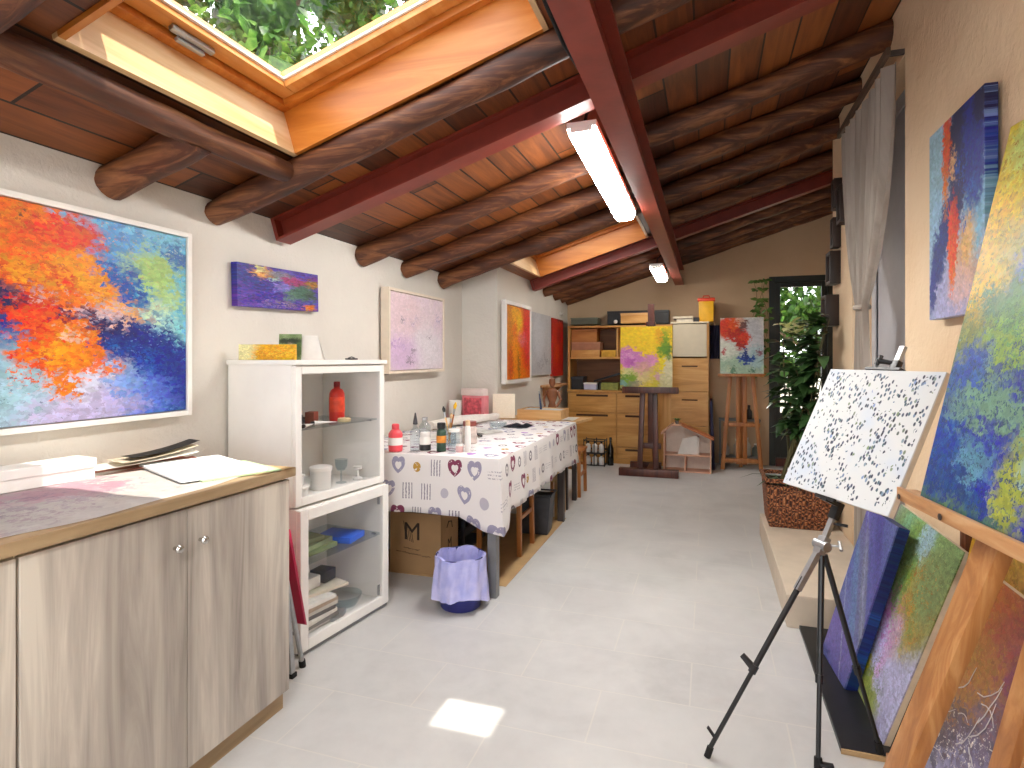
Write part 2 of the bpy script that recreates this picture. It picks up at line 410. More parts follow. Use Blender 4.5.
skylight('window_2', *SK[1])
skylight('added_window_3', *SK[2], c=.1, m=.02)  # unseen roof light, added to throw the sun patch on the floor

# ---- roof timbers
def log(name, label, y, x0, x1, r=.068, wob=.006, m='log', endtrim=0, group='round log rafters'):
    k = 30; a0, a1 = sl(x0), sl(x1); ph = rnd.random()*9
    pts = []; rs = []
    for i in range(k+1):
        a = a0 + (a1-a0)*i/k
        pts.append(ROOF @ Vector((a, y + wob*math.sin(a*3.1+ph), -r*.93 + wob*.6*math.sin(a*4.3+ph*2))))
        rs.append(r*(1 + .07*math.sin(a*4.3+ph) + .05*math.sin(a*11+ph*3) + .03*math.sin(a*19+ph)))
    g = G().tube([p - pts[0] for p in pts], rs, 16)
    return solo(name, label, 'rafter', g, M[m], pts[0], group=group)
XE = XR + .02
log('ceiling_rafter', 'dark log rafter nearest the camera, before the big roof window', .905, XL-.02, XE)
log('ceiling_rafter', 'short dark log stub between left wall and trimmer below the big roof window', 1.625, XL-.02, -1.73, .062)
log('ceiling_rafter', 'dark log rafter along the far edge of the big roof window', 2.12, XL-.02, XE, .060)
log('ceiling_rafter', 'dark log rafter first beyond the long red cross beam', 3.31, XL-.02, XE, .064)
log('ceiling_rafter', 'dark log rafter second beyond the long red cross beam', 3.90, XL-.02, XE, .066)
log('ceiling_rafter', 'dark log rafter just before the far roof window', 4.52, XL-.02, XE, .072)
log('ceiling_rafter', 'dark log rafter between main beam and right wall beside the far roof window', 5.3, -.42, XRR)
for y, t in ((6.56, 'first'), (7.02, 'second'), (7.40, 'third'), (7.675, 'last, against the back wall,')):
    log('ceiling_rafter', 'dark log rafter %s beyond the far red cross beam' % t, y, XJ-.02, XRR, .062)
# trimmer log under the low edge of the big roof window
pts = [Vector((-1.70 + .006*math.sin(i), .94 + 1.12*i/8, roof(-1.70) - .062)) for i in range(9)]
solo('trimmer_log', 'dark log trimmer running along the low edge of the big roof window', 'rafter', G().tube([p - pts[0] for p in pts], [.046+.003*math.sin(i*2) for i in range(9)], 14), M['log_y'], pts[0])
def ibeam_x(name, label, y, x0, x1, w=.10, h=.115, t=.012):
    g = G(); a0, a1 = sl(x0), sl(x1)
    g.mbox(ROOF, a0, a1, y-w/2, y+w/2, -h, -h+t).mbox(ROOF, a0, a1, y-w/2, y+w/2, -t, -.001).mbox(ROOF, a0, a1, y-.006, y+.006, -h+t, -t)
    g.mbox(ROOF, a0, a0+.02, y-w/2, y+w/2, -h+t, -t)
    return solo(name, label, 'beam', g, M['red_steel'], smooth=None, group='red steel cross beams')
ibeam_x('steel_cross_beam', 'long red steel cross beam just beyond the big roof window', 2.535, XL, XE, .11, .122)
ibeam_x('steel_cross_beam', 'red steel cross beam just beyond the far roof window', 6.02, XJ, XRR)
g = G().box(-.395,-.29,YF,YB,2.22,2.232).box(-.395,-.29,YF,YB,2.41,2.422).box(-.348,-.337,YF,YB,2.232,2.41)
solo('steel_main_beam', 'long red steel beam running the length of the room under the rafters', 'beam', g, M['red_steel'], smooth=None)
# electric cable along the beam
pts = [(-.45,1.2,2.40),(-.452,1.55,2.395),(-.46,1.8,2.39),(-.455,2.0,2.375),(-.43,2.2,2.36),(-.415,2.4,2.37),(-.42,2.6,2.40),(-.43,2.72,2.41)]
solo('electric_cable', 'black electric cable sagging beside the main beam near the big roof window', 'cable', G().tube(pts, .009, 8).tube([(x-.02, y, z+.012) for x, y, z in pts], .007, 8), M['rubber'])

# ---- fluorescent lamps
tube_m = emit('lamp_white', '#fffdf8', 56.0)
tube_far = emit('lamp_white_dimmer', '#fffaf0', 24.0)
def lamp(label, p, q, w=.14, tm=None):
    p, q = Vector(p), Vector(q); d = q - p; L = d.length
    rx = math.asin(d.z / L); rz = math.atan2(-d.x, d.y)
    o = thing('ceiling_lamp', label, 'lamp', p, 0, 'fluorescent ceiling lamps'); o.rotation_euler = (Euler((rx, 0, rz))).to_matrix().to_euler()
    obj('housing', G().box(-w/2, w/2, 0, L, .035, .065, .004), M['white'], o)
    pr = [(-w/2+.004, .034), (-w/2+.012, .004), (-w/2+.03, -.012), (w/2-.03, -.012), (w/2-.012, .004), (w/2-.004, .034)]
    obj('diffuser', G().prism([(x, .006, z) for x, z in pr], (0, L-.012, 0)), tm or tube_m, o)
    obj('end_cap', G().box(-.05, .05, -.004, .0055, .012, .034, .002), M['white'], o)
    obj('end_cap', G().box(-.05, .05, L-.0055, L+.004, .012, .034, .002), M['white'], o)
    obj('hanger', G().tube([(0,.06,.06),(.01,.05,.12),(.05,.02,.15),(.09,.03,.13)], .008, 8), M['rubber'], o)
    return o
lamp('long lit fluorescent lamp hanging left of the main red beam, nearest the camera', (-.548,2.64,2.315), (-.50,3.78,2.18))
lamp('added fluorescent lamp for fill light, unseen on the beam behind the viewpoint', (-.50,-.95,2.25), (-.50,.20,2.25))  # unseen third lamp, added to brighten the room
lamp('small lit fluorescent lamp at the far end of the main red beam', (-.505,6.2,2.205), (-.505,7.0,2.185), tm=tube_far)
# ================================================================== PAINTINGS
I4 = Matrix.Identity(4)
def canvas(name, label, w, h, t, m, loc, rz, lean=0., frame=None, fw=.02, fd=.035, edge=None, cat='painting', group=None):
    """loc = middle of the bottom edge of the painted face; faces local -y"""
    o = thing(name, label, cat, loc, rz, group, lean)
    obj('canvas', G().box(-w/2, w/2, 0, .005 if edge else t, 0, h, .002), m, o, None)
    if frame:
        obj('frame', G().frame(Matrix.Translation((0, -.008, 0)), -w/2-fw-.004, w/2+fw+.004, -fw-.004, h+fw+.004, fw, fd, .002), frame, o, None)
    if edge:
        obj('stretcher', G().box(-w/2+.0005, w/2-.0005, .005, t, .0005, h-.0005), edge, o, None)
    return o
LW, RW = R(90), R(-90)
OR, RO, YO, NV, BL, LB, WL, AQ = '#f07818', '#ea4a0e', '#fba31f', '#141446', '#2348a8', '#5c92d8', '#d3d2ea', '#a9dfe4'
# big orange and blue painting (runs out of the picture on the left)
bw, bh = 1.10, .72
def bx(a): return (a * .71 + .39) / bw
def bl(a, b, rx, ry, *r): return (bx(a), b, rx*.71/bw, ry, *r)
big = paint('big_abstract', bw, bh, [(.3, '#2c5fb8'), (.45, '#4f8fd0'), (.6, '#86bfe0'), (.75, '#5a9fc8')], [
    bl(.85,.72,.3,.3,-30,'#6fb6cc',.6,.8), bl(.62,.72,.10,.22,20,BL,.6,.8), bl(.58,.90,.18,.10,-20,'#6aa0d8',.5,.9),
    bl(.80,.78,.18,.07,-35,'#a9c86e',.6,.9), bl(.88,.66,.12,.05,-40,'#b9d583',.6,.8), bl(.78,.55,.10,.07,-20,'#d7eebf',.6,.9), bl(.93,.88,.12,.06,-30,'#244f9c',.5,.8), bl(.80,.47,.22,.07,-15,AQ,.6,.9),
    bl(.95,.42,.10,.10,0,'#8fd6d8',.6,.8),
    bl(.05,.45,.2,.2,0,'#2b3a98',.5,.9), bl(-.2,.5,.3,.5,0,'#39489f',.5,.9),
    bl(.70,.36,.36,.15,-28,'#1d2f86',.4,1), bl(.86,.22,.24,.20,-25,'#24338f',.4,1), bl(.62,.30,.16,.08,-35,'#2f62c0',.5,.8,.5), bl(.75,.33,.3,.15,-28,'#5f86cf',.5,.8,-.58), bl(.95,.12,.12,.2,10,'#27328a',.5,.9),
    bl(.28,.06,.42,.19,0,WL,.5,1), bl(.05,.16,.17,.22,0,'#a8d2e2',.6,.9), bl(.50,.14,.14,.15,0,'#d9dcf2',.6,.9), bl(.72,.08,.20,.14,0,'#6f86dd',.6,.9), bl(.42,.03,.3,.07,0,'#c9c0ea',.6,.8), bl(.62,.17,.08,.1,0,'#8fb0ea',.6,.7),
    bl(.10,.56,.36,.08,-24,NV,.5,1), bl(.40,.48,.22,.06,-18,'#1a1a58',.5,1), bl(-.02,.72,.12,.16,0,'#232a66',.5,.8),
    bl(.06,.86,.26,.20,-25,OR,.3,1), bl(.28,.84,.17,.16,-45,RO,.35,1), bl(.30,.68,.30,.12,-42,OR,.35,1), bl(.38,.74,.13,.10,-30,YO,.4,1), bl(.24,.69,.09,.05,-30,RO,.4,.9), bl(.12,.72,.14,.04,-35,'#eea23a',.4,.9), bl(.52,.62,.10,.07,-30,'#f0a558',.5,.9), bl(.58,.545,.09,.05,0,'#f6b26c',.5,.9),
    bl(.30,.59,.2,.05,-15,'#c9b9c6',.5,.7,.52), bl(.48,.53,.12,.05,0,'#cfc4d8',.5,.7),
    bl(.16,.50,.10,.11,20,'#e8481c',.35,1), bl(.24,.35,.18,.14,-10,'#f2600f',.3,1), bl(.33,.33,.12,.14,0,'#f58420',.35,1), bl(.25,.31,.09,.09,0,YO,.5,.9), bl(.28,.19,.045,.09,0,'#f08425',.35,1), bl(.14,.22,.08,.05,10,'#ee7030',.4,.9,.45), bl(.50,.25,.05,.07,20,'#f28340',.4,.9),
    bl(.30,.40,.05,.03,0,'#e8c8b8',.5,.8), bl(.1,.85,.3,.16,-25,'#5a2a3c',.4,.75,-.62), bl(.06,.93,.08,.04,0,'#2c2740',.5,.8,.5), bl(.55,.45,.5,.4,0,'#e9eef6',.5,.55,-.66),
    (bx(.5),.5,.8,.6,20,'#16265e',.5,.6,-.62), (bx(.75),.75,.4,.35,0,'#cfe6d8',.5,.6,-.6), (bx(.2),.7,.35,.3,0,'#c93a12',.5,.7,-.58), (bx(.2),.75,.35,.3,0,'#f9c060',.5,.6,-.63),
], 1.3, .09, .06, dab=36)
canvas('framed_painting', 'large orange and blue abstract painting in a thin pale frame on the left wall', bw, bh, .03, big, (XL+.045, 1.948-.024-bw/2, 1.083), LW, frame=M['white_paper'])
# small violet painting, hung slightly askew
sm = paint('small_violet', .60, .20, [(.3, '#3a2c84'), (.5, '#5b4aa6'), (.7, '#6c62ae')], [
    (.12,.75,.16,.35,20,'#3d3a8e',.4,1), (.12,.2,.2,.15,20,'#7a55b4',.5,.8,.45), (.3,.86,.14,.14,-10,'#d99a5e',.5,1), (.25,.95,.05,.1,0,'#d8cf96',.5,1), (.48,.86,.18,.12,-5,'#7f8088',.5,.9), (.42,.75,.06,.07,0,'#9dbcb4',.5,.8),
    (.68,.74,.18,.12,-8,'#9a4870',.4,1), (.9,.72,.12,.12,-15,'#a0753e',.5,1), (.96,.9,.07,.08,0,'#6b3d86',.5,1), (.78,.45,.2,.2,0,'#496c5c',.5,1), (.62,.35,.12,.12,0,'#5d7f6d',.5,.9), (.92,.42,.1,.12,0,'#3e5246',.5,1),
    (.5,.55,.14,.09,15,'#8f86d2',.5,.9), (.3,.25,.3,.1,25,'#4b30a0',.4,1,.45), (.5,.12,.2,.1,0,'#a08a98',.5,.8,.48), (.88,.08,.08,.07,0,'#d88a4c',.5,1), (.62,.6,.5,.4,10,'#2a2058',.4,.8,-.6), (.4,.4,.6,.4,10,'#b9a8e0',.4,.6,-.66)], 4.1, .07, .06, streak=(.7,1.8), dab=22, var=.3)
o = canvas('small_painting', 'small violet landscape painting hung askew above the white glass cabinet', .605, .207, .035, sm, (XL+.04, 2.519, 1.553), LW)
o.rotation_euler = (Matrix.Rotation(LW, 3, 'Z') @ Matrix.Rotation(R(-1.6), 3, 'Y')).to_euler()
# pale pink painting in a deep frame
pk = paint('pale_pink', .80, .56, [(.3, '#e2cfe0'), (.5, '#ecdbe3'), (.7, '#e8d5e6')], [
    (.7,.25,.35,.3,0,'#e9e6ee',.7,.8), (.2,.2,.3,.25,0,'#dcc0e4',.7,.8), (.2,.75,.3,.3,0,'#ecd3da',.7,.8), (.3,.62,.14,.05,-20,'#b49ac4',.5,.8,.52), (.5,.66,.05,.05,0,'#a690bb',.5,.8,.55), (.18,.63,.03,.03,0,'#8a8290',.5,.9), (.72,.44,.06,.03,20,'#857a90',.5,.9,.45), (.9,.64,.06,.08,0,'#a79fc6',.5,.8,.5), (.15,.33,.22,.06,0,'#bfa0d2',.5,.8,.5), (.42,.25,.1,.03,20,'#96869f',.5,.9,.5), (.33,.12,.05,.05,0,'#7e7688',.5,.9,.45), (.45,.08,.08,.03,-20,'#8f8499',.5,.8,.5), (.55,.7,.5,.5,0,'#f5eef2',.5,.6,.58)], 7.7, .08, .05, bump=.2, var=.07)
canvas('framed_painting', 'pale pink painting in a pale wood box frame right of the glass cabinet', .84, .545, .03, pk, (XL+.075, 3.97, 1.215), LW, 0, flat('cream_frame', '#e2d6c4', .6, 0, .05), .02, .065)
# three canvases beyond the wall corner
og = paint('orange_figure', .72, .70, [(.3, '#e8641a'), (.5, '#f08428'), (.7, '#f2a030')], [
    (.35,.88,.25,.12,0,'#f5b81e',.5,.8), (.55,.72,.14,.16,0,'#f7c53c',.5,.9), (.75,.45,.25,.3,0,'#e8552c',.6,.8), (.9,.6,.2,.5,0,'#d93a34',.5,1), (.1,.7,.15,.4,0,'#d98a2c',.5,.9), (.6,.55,.25,.08,0,'#ee8fa0',.5,.9,.45), (.9,.95,.2,.1,0,'#d23a28',.5,1), (.4,.3,.2,.3,0,'#f59a28',.5,.9), (.5,.15,.05,.2,0,'#8c5a2c',.5,.8), (.15,.2,.1,.25,0,'#d85a28',.5,.9), (.5,.4,.6,.6,0,'#fbe2a0',.5,.6,-.66)], 2.2, .08, .06, val=1.0)
canvas('framed_painting', 'orange and yellow painting in a white frame just beyond the wall corner', .74, .69, .03, og, (XJ+.05, 5.45, 1.10), LW, 0, M['white'], .035, .045)
gp = paint('grey_study', .86, .68, [(.3, '#b9b9bd'), (.5, '#c4c4c8'), (.7, '#cfcdce')], [(.6,.25,.35,.08,10,'#8f9098',.6,.8,.48), (.7,.18,.3,.04,0,'#7f8088',.5,.8,.5), (.4,.6,.25,.35,0,'#d2d4da',.7,.8), (.85,.3,.1,.05,0,'#e6e6ea',.5,.9,.5)], 3.1, .1, .05, bump=.2, var=.06)
canvas('grey_canvas', 'unframed pale grey canvas between the orange and the red paintings', .86, .68, .03, gp, (XJ+.032, 6.33, 1.11), LW, cat='painting')
rp = paint('red_study', .54, .70, [(.3, '#b01f1c'), (.5, '#c2271f'), (.7, '#cc3326')], [(.5,.5,.6,.6,0,'#f0d8c8',.5,.8,-.68), (.4,.4,.2,.2,0,'#d8543c',.6,.7), (.6,.7,.2,.15,0,'#96181a',.6,.7), (.75,.97,.3,.03,0,'#3a1a14',.4,.9)], 5.7, .1, .05)
canvas('red_canvas', 'narrow bright red canvas last on the left wall beside the wooden shelving', .54, .70, .03, rp, (XJ+.034, 7.09, 1.08), LW, cat='painting')

# ================================================================== BASE CABINETS AND WORKTOP
n = N('whitewashed_oak')
c1 = n.coord(scale=(14, 14, .9)); c2 = n.coord(scale=(4.5, 4.5, .5))
f1 = n.noise(c1, 1, 6, .62, 1.1); f2 = n.noise(c2, 1, 4, .6, .8)
k = n.math('ADD', n.math('MULTIPLY', f1, .45), n.math('MULTIPLY', f2, .55))
cc = n.ramp(k, [(.34, '#7d756d'), (.43, '#9b938b'), (.53, '#b3aba1'), (.62, '#cdc6ba')])
n.bump(f1, .12, .002)
oak = n.fin(cc, .5)
edge_oak = wood('worktop_edge_oak', '#7d6648', '#9a8261', '#b29a78', 1, 1.0, .5, 12, .1)
def base_cabinet(label, y0, y1, knobs):
    o = thing('base_cabinet', label, 'cabinet', (XL+.01, y0, 0), 0, 'base cabinets along the left wall')
    W = y1 - y0; D = .634
    obj('body', G().box(0, D, 0, W, .075, .86, .002), M['canvas_edge'], o, None)
    obj('plinth', G().box(.04, D-.012, 0, W, 0, .075, .002), edge_oak, o, None)
    m = W / 2
    for i, (a, b) in enumerate(((.003, m-.0015), (m+.0015, W-.003))):
        d = obj('door', G().box(D, D+.018, a, b, .078, .852, .0015), oak, o, None)
        if knobs:
            y = m + (-.045 if i == 0 else .045)
            g = G().lathe([(.0001,0),(.0055,0),(.005,.012),(.011,.016),(.013,.022),(.010,.027),(.0001,.029)], seg=16)
            k = obj('knob', g, M['steel'], d); k.location = (D+.018, y, .748); k.rotation_euler = (0, R(90), 0)
base_cabinet('two-door whitewashed oak base cabinet with round steel knobs, at the end of the worktop', .907, 1.812, True)
base_cabinet('whitewashed oak base cabinet cut off by the left picture edge', 0.0, .905, True)
base_cabinet('whitewashed oak base cabinet furthest left along the worktop', -.907, -.002, True)
g = G().box(XL, XL+.676, -.92, 1.83, .862, .895, .004)
solo('worktop', 'long oak-edged worktop on the base cabinets under the big painting', 'worktop', g, edge_oak)
# paint-stained paper covering
st = paint('stained_paper', .62, 1.55, [(.3, '#f0ece8'), (.5, '#f6f3f0'), (.7, '#f8f6f3')], [
    (.42,.70,.22,.07,10,'#e0aac2',.7,.7), (.62,.66,.2,.06,0,'#c9b4cc',.7,.55,.5), (.45,.58,.35,.05,0,'#c4b4c4',.6,.6,.5), (.75,.60,.15,.09,0,'#cdb6c4',.7,.7,.5), (.5,.5,.4,.08,0,'#b9b0bd',.6,.5,.54), (.6,.42,.4,.1,0,'#d8bfcc',.6,.7,.5), (.35,.78,.3,.04,0,'#e0b0c4',.6,.8), (.7,.3,.4,.1,0,'#b5b3bb',.6,.5,.54), (.55,.72,.3,.05,15,'#b58fb0',.6,.6,.55)], 2.9, .1, .08, bump=.15, var=.05)
ph = rnd.random()
def fy(u, v):
    x = -.30 + .60*u; y = 1.5*v
    if u > .98: x += .016*math.sin(v*11) + .01*math.sin(v*23)
    return (x, .0025 + .0025*(1+math.sin(u*9+v*5))*(1+math.sin(v*17+2*u))*.5 if u < .97 else .002, y)
g = G().grid(fy, 24, 50, .0012)
o = solo('paper_sheet', 'paint-stained white paper covering most of the oak worktop', 'paper', g, st, (-1.79, .16, .895))
o.rotation_euler = Matrix(((1,0,0),(0,0,1),(0,1,0))).to_euler() if False else (R(90), 0, 0)
o.matrix_world = Matrix(((1,0,0,-1.785),(0,0,1,.13),(0,1,0,.8952),(0,0,0,1)))
# long white box lying against the wall
o = thing('long_box', 'long flat white cardboard box lying on the worktop against the wall', 'box', (-2.035, 1.05, .8995), R(-6))
obj('tray', G().box(-.05, .05, -.39, .39, 0, .05, .003), M['white_paper'], o, None)
obj('lid', G().box(-.054, .054, -.394, .394, .036, .068, .004), M['white'], o, None)
solo('black_ruler', 'thin black ruler on the long white box at the left picture edge', 'ruler', G().box(-.012,.012,-.16,.16,0,.003), M['black'], (-2.07, 1.03, .9675), (0,0,R(-3)))
# bundle of papers
o = thing('paper_bundle', 'slanting bundle of papers with a reddish cover and black edge on the worktop', 'papers', (-1.985, 1.645, .8975), R(-14))
def curl(z, k): return lambda u, v: (-.07+.14*u, -.17+.34*v, z + k*v*v + .004*math.sin(u*7+v*3))
obj('cover', G().grid(curl(.002, .012), 6, 14, .012), flat('faded_red_cover', '#c07a6c', .7, 0, .12, 10), o)
obj('sheet', G().grid(curl(.018, .022), 6, 14, .012), M['white_paper'], o)
obj('sheet', G().grid(lambda u, v: (-.06+.13*u, -.10+.27*v, .034+.03*v*v), 6, 14, .008), flat('old_newsprint', '#d8cdb9', .8), o)
obj('black_folder', G().grid(lambda u, v: (-.02+.08*u, -.07+.25*v, .047+.034*v*v), 4, 12, .006), M['black'], o)
# drawing board with a green sheet below
solo('green_sheet', 'pale green paper under the white drawing board at the end of the worktop', 'paper', G().box(-.13,.15,-.13,.14,0,.004), flat('pale_green_paper', '#a8c39a', .8, 0, .06), (-1.64, 1.67, .8985), (0,0,R(-22)))
solo('drawing_board', 'white drawing board lying on green paper at the end of the worktop', 'board', G().box(-.215,.215,-.14,.14,0,.009,.002), flat('white_board', '#e9eef0', .6, 0, .03), (-1.725, 1.66, .9028), (0,0,R(-24)))
solo('paper_offcut', 'tan paper offcut hanging at the front corner of the worktop', 'paper', G().grid(lambda u, v: (-.06+.10*u+.03*v, -.08+.16*v, .002+.002*math.sin(v*9)), 5, 8, .0012), flat('kraft_paper', '#cdb184', .8), (-1.51, 1.73, .8955))

# ================================================================== WHITE GLASS CABINETS
cs = Matrix.Translation((-1.668, 2.128, 0)) @ Matrix.Rotation(R(-7), 4, 'Z') @ Matrix.Translation((-.035, 0, 0))
CO = (-1.668, 2.128, 0); CR = R(-7); CD, CW = .395, .620
def glass_case(label, z0, z1, border, shelf_z, door):
    off = Matrix.Rotation(CR, 3, 'Z') @ Vector((-.024 if door else -.052, 0, 0))
    o = thing('glass_cabinet', label, 'cabinet', (CO[0]+off.x, CO[1]+off.y, z0), CR, 'stacked white glass cabinets')
    H = z1 - z0; t = .018
    obj('body', G().box(-CD,0,0,t,0,H).box(-CD,0,CW-t,CW,0,H).box(-CD,0,t,CW-t,0,t).box(-CD,0,t,CW-t,H-t,H).box(-CD,-CD+.008,t,CW-t,t,H-t), M['white'], o, None)
    Mx = Matrix.Translation((.0, 0, 0)) @ Matrix.Rotation(R(90), 4, 'Z')
    d = obj('door_frame' if door else 'front_frame', G().frame(Matrix.Translation((.022,0,0)) @ Matrix.Rotation(R(90), 4, 'Z'), .002, CW-.002, .003, H-.003, border, .022, .004), M['white'], o, None)
    obj('pane', G().box(.006, .010, border-.006, CW-border+.006, border-.006, H-border+.006), M['glass'], d if door else o, None)
    obj('glass_shelf', G().box(-CD+.012, -.012, t+.002, CW-t-.002, shelf_z, shelf_z+.007), M['jar_glass'], o, None)
    for y in (t+.006, CW-t-.006):
        for x in (-.06, -CD+.07): obj('shelf_peg', G().box(x-.01, x+.01, y-.005, y+.005, shelf_z-.008, shelf_z), M['alu'], o, None)
    if door:
        obj('hinge', G().box(-.012, .0, CW-.055, CW-.02, .05, .10, .003), M['alu'], o)
        obj('hinge', G().box(-.012, 0, CW-.055, CW-.02, H-.10, H-.05, .003), M['alu'], o)
        obj('foot_rail', G().box(-CD+.01, .018, .01, CW-.01, -.010, -.0005, .002), M['grey_metal'], o)
        for x in (-CD+.03, -.01):
            for y in (.03, CW-.03): obj('foot', G().lathe([(.014,-.016),(.014,-.012),(.010,-.0105)], (x, y, 0), 12), M['rubber'], o)
    else: obj('top_board', G().box(-CD-.005, .032, -.008, CW+.01, H+.0005, H+.0225, .004), M['white'], o)
    return o
glass_case('lower white glass cabinet standing on the floor, folders and magazines inside', 0.016, .638, .048, .36, True)
glass_case('upper white glass cabinet holding jars and a red bottle', .645, 1.268, .036, .33, False)
def inc(x, y, z): return cs @ Vector((x, y, z))
US, UF = .645+.33+.0075, .645+.0185      # upper shelf, upper floor
LS, LF = .016+.36+.0075, .016+.0185
# red squeezy bottle
def bottle(name, label, loc, prof, m, cap=None, capm=None, seg=20, cat='bottle', group=None, lab=None, labm=None):
    o = thing(name, label, cat, loc, rnd.random()*6, group)
    obj('body', G().lathe(prof, seg=seg), m, o)
    if cap: obj('cap', G().lathe(cap, seg=seg), capm, o)
    if lab: obj('label_band', G().lathe([(lab[0],lab[1]),(lab[0]+.0012,lab[1]+.001),(lab[0]+.0012,lab[2]-.001),(lab[0],lab[2])], seg=seg), labm, o)
    return o
red = flat('red_plastic', '#c9291f', .35, 0, .06); pinkred = flat('coral_plastic', '#e5505a', .35, 0, .06)
bottle('paint_bottle', 'red squeeze bottle with a dark red cap on the upper cabinet shelf', inc(-.14,.42,US), [(.036,0),(.038,.01),(.038,.135),(.030,.155),(.016,.165),(.014,.172)], red, [(.016,.172),(.016,.195),(.013,.198)], flat('dark_red_plastic', '#8f1a1a', .4), lab=(.038,.045,.12), labm=flat('orange_red_label', '#d8472a', .5, 0, .2, 30))
solo('paint_box', 'small brown box left of the red bottle on the upper cabinet shelf', 'box', G().box(-.022,.022,-.03,.03,0,.06,.002), flat('brown_carton', '#7c3526', .6), inc(-.13,.235,US), (0,0,.3))
o = thing('small_box', 'small dark box at the near end of the upper cabinet shelf', 'box', inc(-.15,.14,US), .2)
obj('body', G().box(-.03,.03,-.035,.035,0,.05,.004), M['dark_grey'], o); obj('knob', G().lathe([(.01,.05),(.01,.062)], (0,-.01,0), 12), M['black'], o)
def paint_tube(label, loc, rz, m, group='paint tubes on the upper cabinet shelf'):
    o = thing('paint_tube', label, 'paint tube', loc, rz, group)
    def f(u, v):
        t = 2*math.pi*u; k = v
        return (.012*math.cos(t)*(1-.15*k) + 0, -.05+.1*k, .011 + .0105*math.sin(t)*(1-.93*k))
    obj('body', G().grid(f, 14, 8), m, o)
    obj('cap', G().tube([(0,-.05,.011),(0,-.066,.011)], [.009,.0075], 10), M['black'], o)
paint_tube('white paint tube lying nearest the near end of the upper cabinet shelf', inc(-.05,.13,US), CR+.4, M['white'])
paint_tube('white paint tube lying in front of the small brown box on the upper cabinet shelf', inc(-.06,.25,US), CR-.6, M['white'])
solo('tin_lid', 'cream tin with a pale lid in front of the red bottle', 'tin', G().lathe([(.03,0),(.032,.004),(.032,.016),(.027,.019),(.0001,.019)]), flat('cream_tin', '#d9c69a', .4), inc(-.075,.40,US))
solo('dark_tray', 'shallow dark tray at the back of the upper cabinet shelf', 'tray', G().frame(Matrix.Translation((0,0,0)) @ Matrix.Rotation(R(-90),4,'X'), -.045,.045,-.045,.045,.006,-.018).box(-.042,.042,-.042,.042,0,.004), M['dark_grey'], inc(-.25,.30,US), (0,0,CR))
# jars on the cabinet floor
plas = flat('milky_plastic', '#dedddb', .4, 0, .03)
def tub(label, loc, r, h, lid=True, body=None):
    o = thing('plastic_tub', label, 'tub', loc, 0, 'white tubs in the upper cabinet')
    obj('body', G().lathe([(r*.92,0),(r*.95,.004),(r,h)]), body or plas, o)
    if lid: obj('lid', G().lathe([(r*1.06,h*.86),(r*1.08,h*.88),(r*1.08,h*1.03),(r*.98,h*1.06),(.0001,h*1.06)]), M['white'], o)
    return o
tub('wide white tub lying lowest in front of the upper cabinet', inc(-.105,.10,UF), .062, .05)
tub('small white tub standing on the wide low tub in the cabinet', inc(-.105,.12,UF+.0532), .030, .045)
tub('tall grey tub with a white lid behind the low white tub', inc(-.12,.285,UF), .050, .105)
tub('low tub at the back of the upper cabinet', inc(-.28,.22,UF), .055, .075)
bottle('ink_bottle', 'black and white ink bottle at the near end of the upper cabinet', inc(-.20,.09,UF), [(.028,0),(.030,.005),(.030,.10),(.014,.118),(.013,.125)], M['white'], [(.015,.125),(.015,.15),(.012,.152)], M['black'], lab=(.030,.03,.085), labm=M['black'])
o = thing('wine_glass', 'clear stemmed glass at the far end of the upper cabinet', 'glass', inc(-.13,.44,UF))
obj('bowl', G().lathe([(.006,.06),(.02,.065),(.03,.085),(.032,.12),(.030,.12),(.028,.088),(.018,.069),(.0001,.066)]), M['jar_glass'], o); obj('stem', G().lathe([(.028,0),(.026,.003),(.005,.008),(.004,.06)]), M['jar_glass'], o)
solo('white_holder', 'white dumbbell-shaped holder at the far end of the upper cabinet', 'holder', G().lathe([(.026,0),(.026,.012),(.008,.02),(.007,.05),(.022,.058),(.022,.072),(.0001,.074)]), plas, inc(-.10,.53,UF))
# lower cabinet contents
def pack(name, label, cat, loc, rz, w, d, h, m, tilt=0, group=None):
    o = solo(name, label, cat, G().box(-w/2,w/2,-d/2,d/2,0,h,min(.003, h*.3)), m, loc, group=group)
    o.rotation_euler = (tilt, 0, rz); return o
gr1, gr2 = flat('sage_folder', '#8c9d74', .6, 0, .1), flat('olive_folder', '#75865c', .6, 0, .1)
pack('folder', 'lowest sage green folder on the lower cabinet shelf', 'folder', inc(-.19,.20,LS), CR, .27,.26,.022, gr2, group='green folders')
pack('folder', 'middle green folder on the lower cabinet shelf', 'folder', inc(-.19,.19,LS+.0225), CR+.12, .25,.24,.024, gr1, group='green folders')
pack('folder', 'topmost green folder on the lower cabinet shelf', 'folder', inc(-.20,.17,LS+.047), CR-.1, .22,.22,.02, gr1, group='green folders')
pack('blue_book', 'bright blue booklet on the lower cabinet shelf right of the green folders', 'book', inc(-.12,.425,LS), CR+.2, .19,.15,.03, flat('bright_blue', '#2f63d6', .4, 0, .05))
cols = ['#d9d6d0','#8d8a86','#e6e2da','#6b6866','#cfcbc3','#b3a08a','#efece6']
for i, c in enumerate(cols):
    pack('magazine', '%s magazine in the stack on the floor of the lower cabinet' % ('lowest','second lowest','third','fourth','fifth','sixth','topmost')[i], 'magazine', inc(-.20+.008*rnd.uniform(-1,1), .20+.01*rnd.uniform(-1,1), LF+.0182*i), CR+rnd.uniform(-.08,.08), .30, .25, .018, flat('magazine_tone', c, .5, 0, .1, 30), group='stacked magazines')
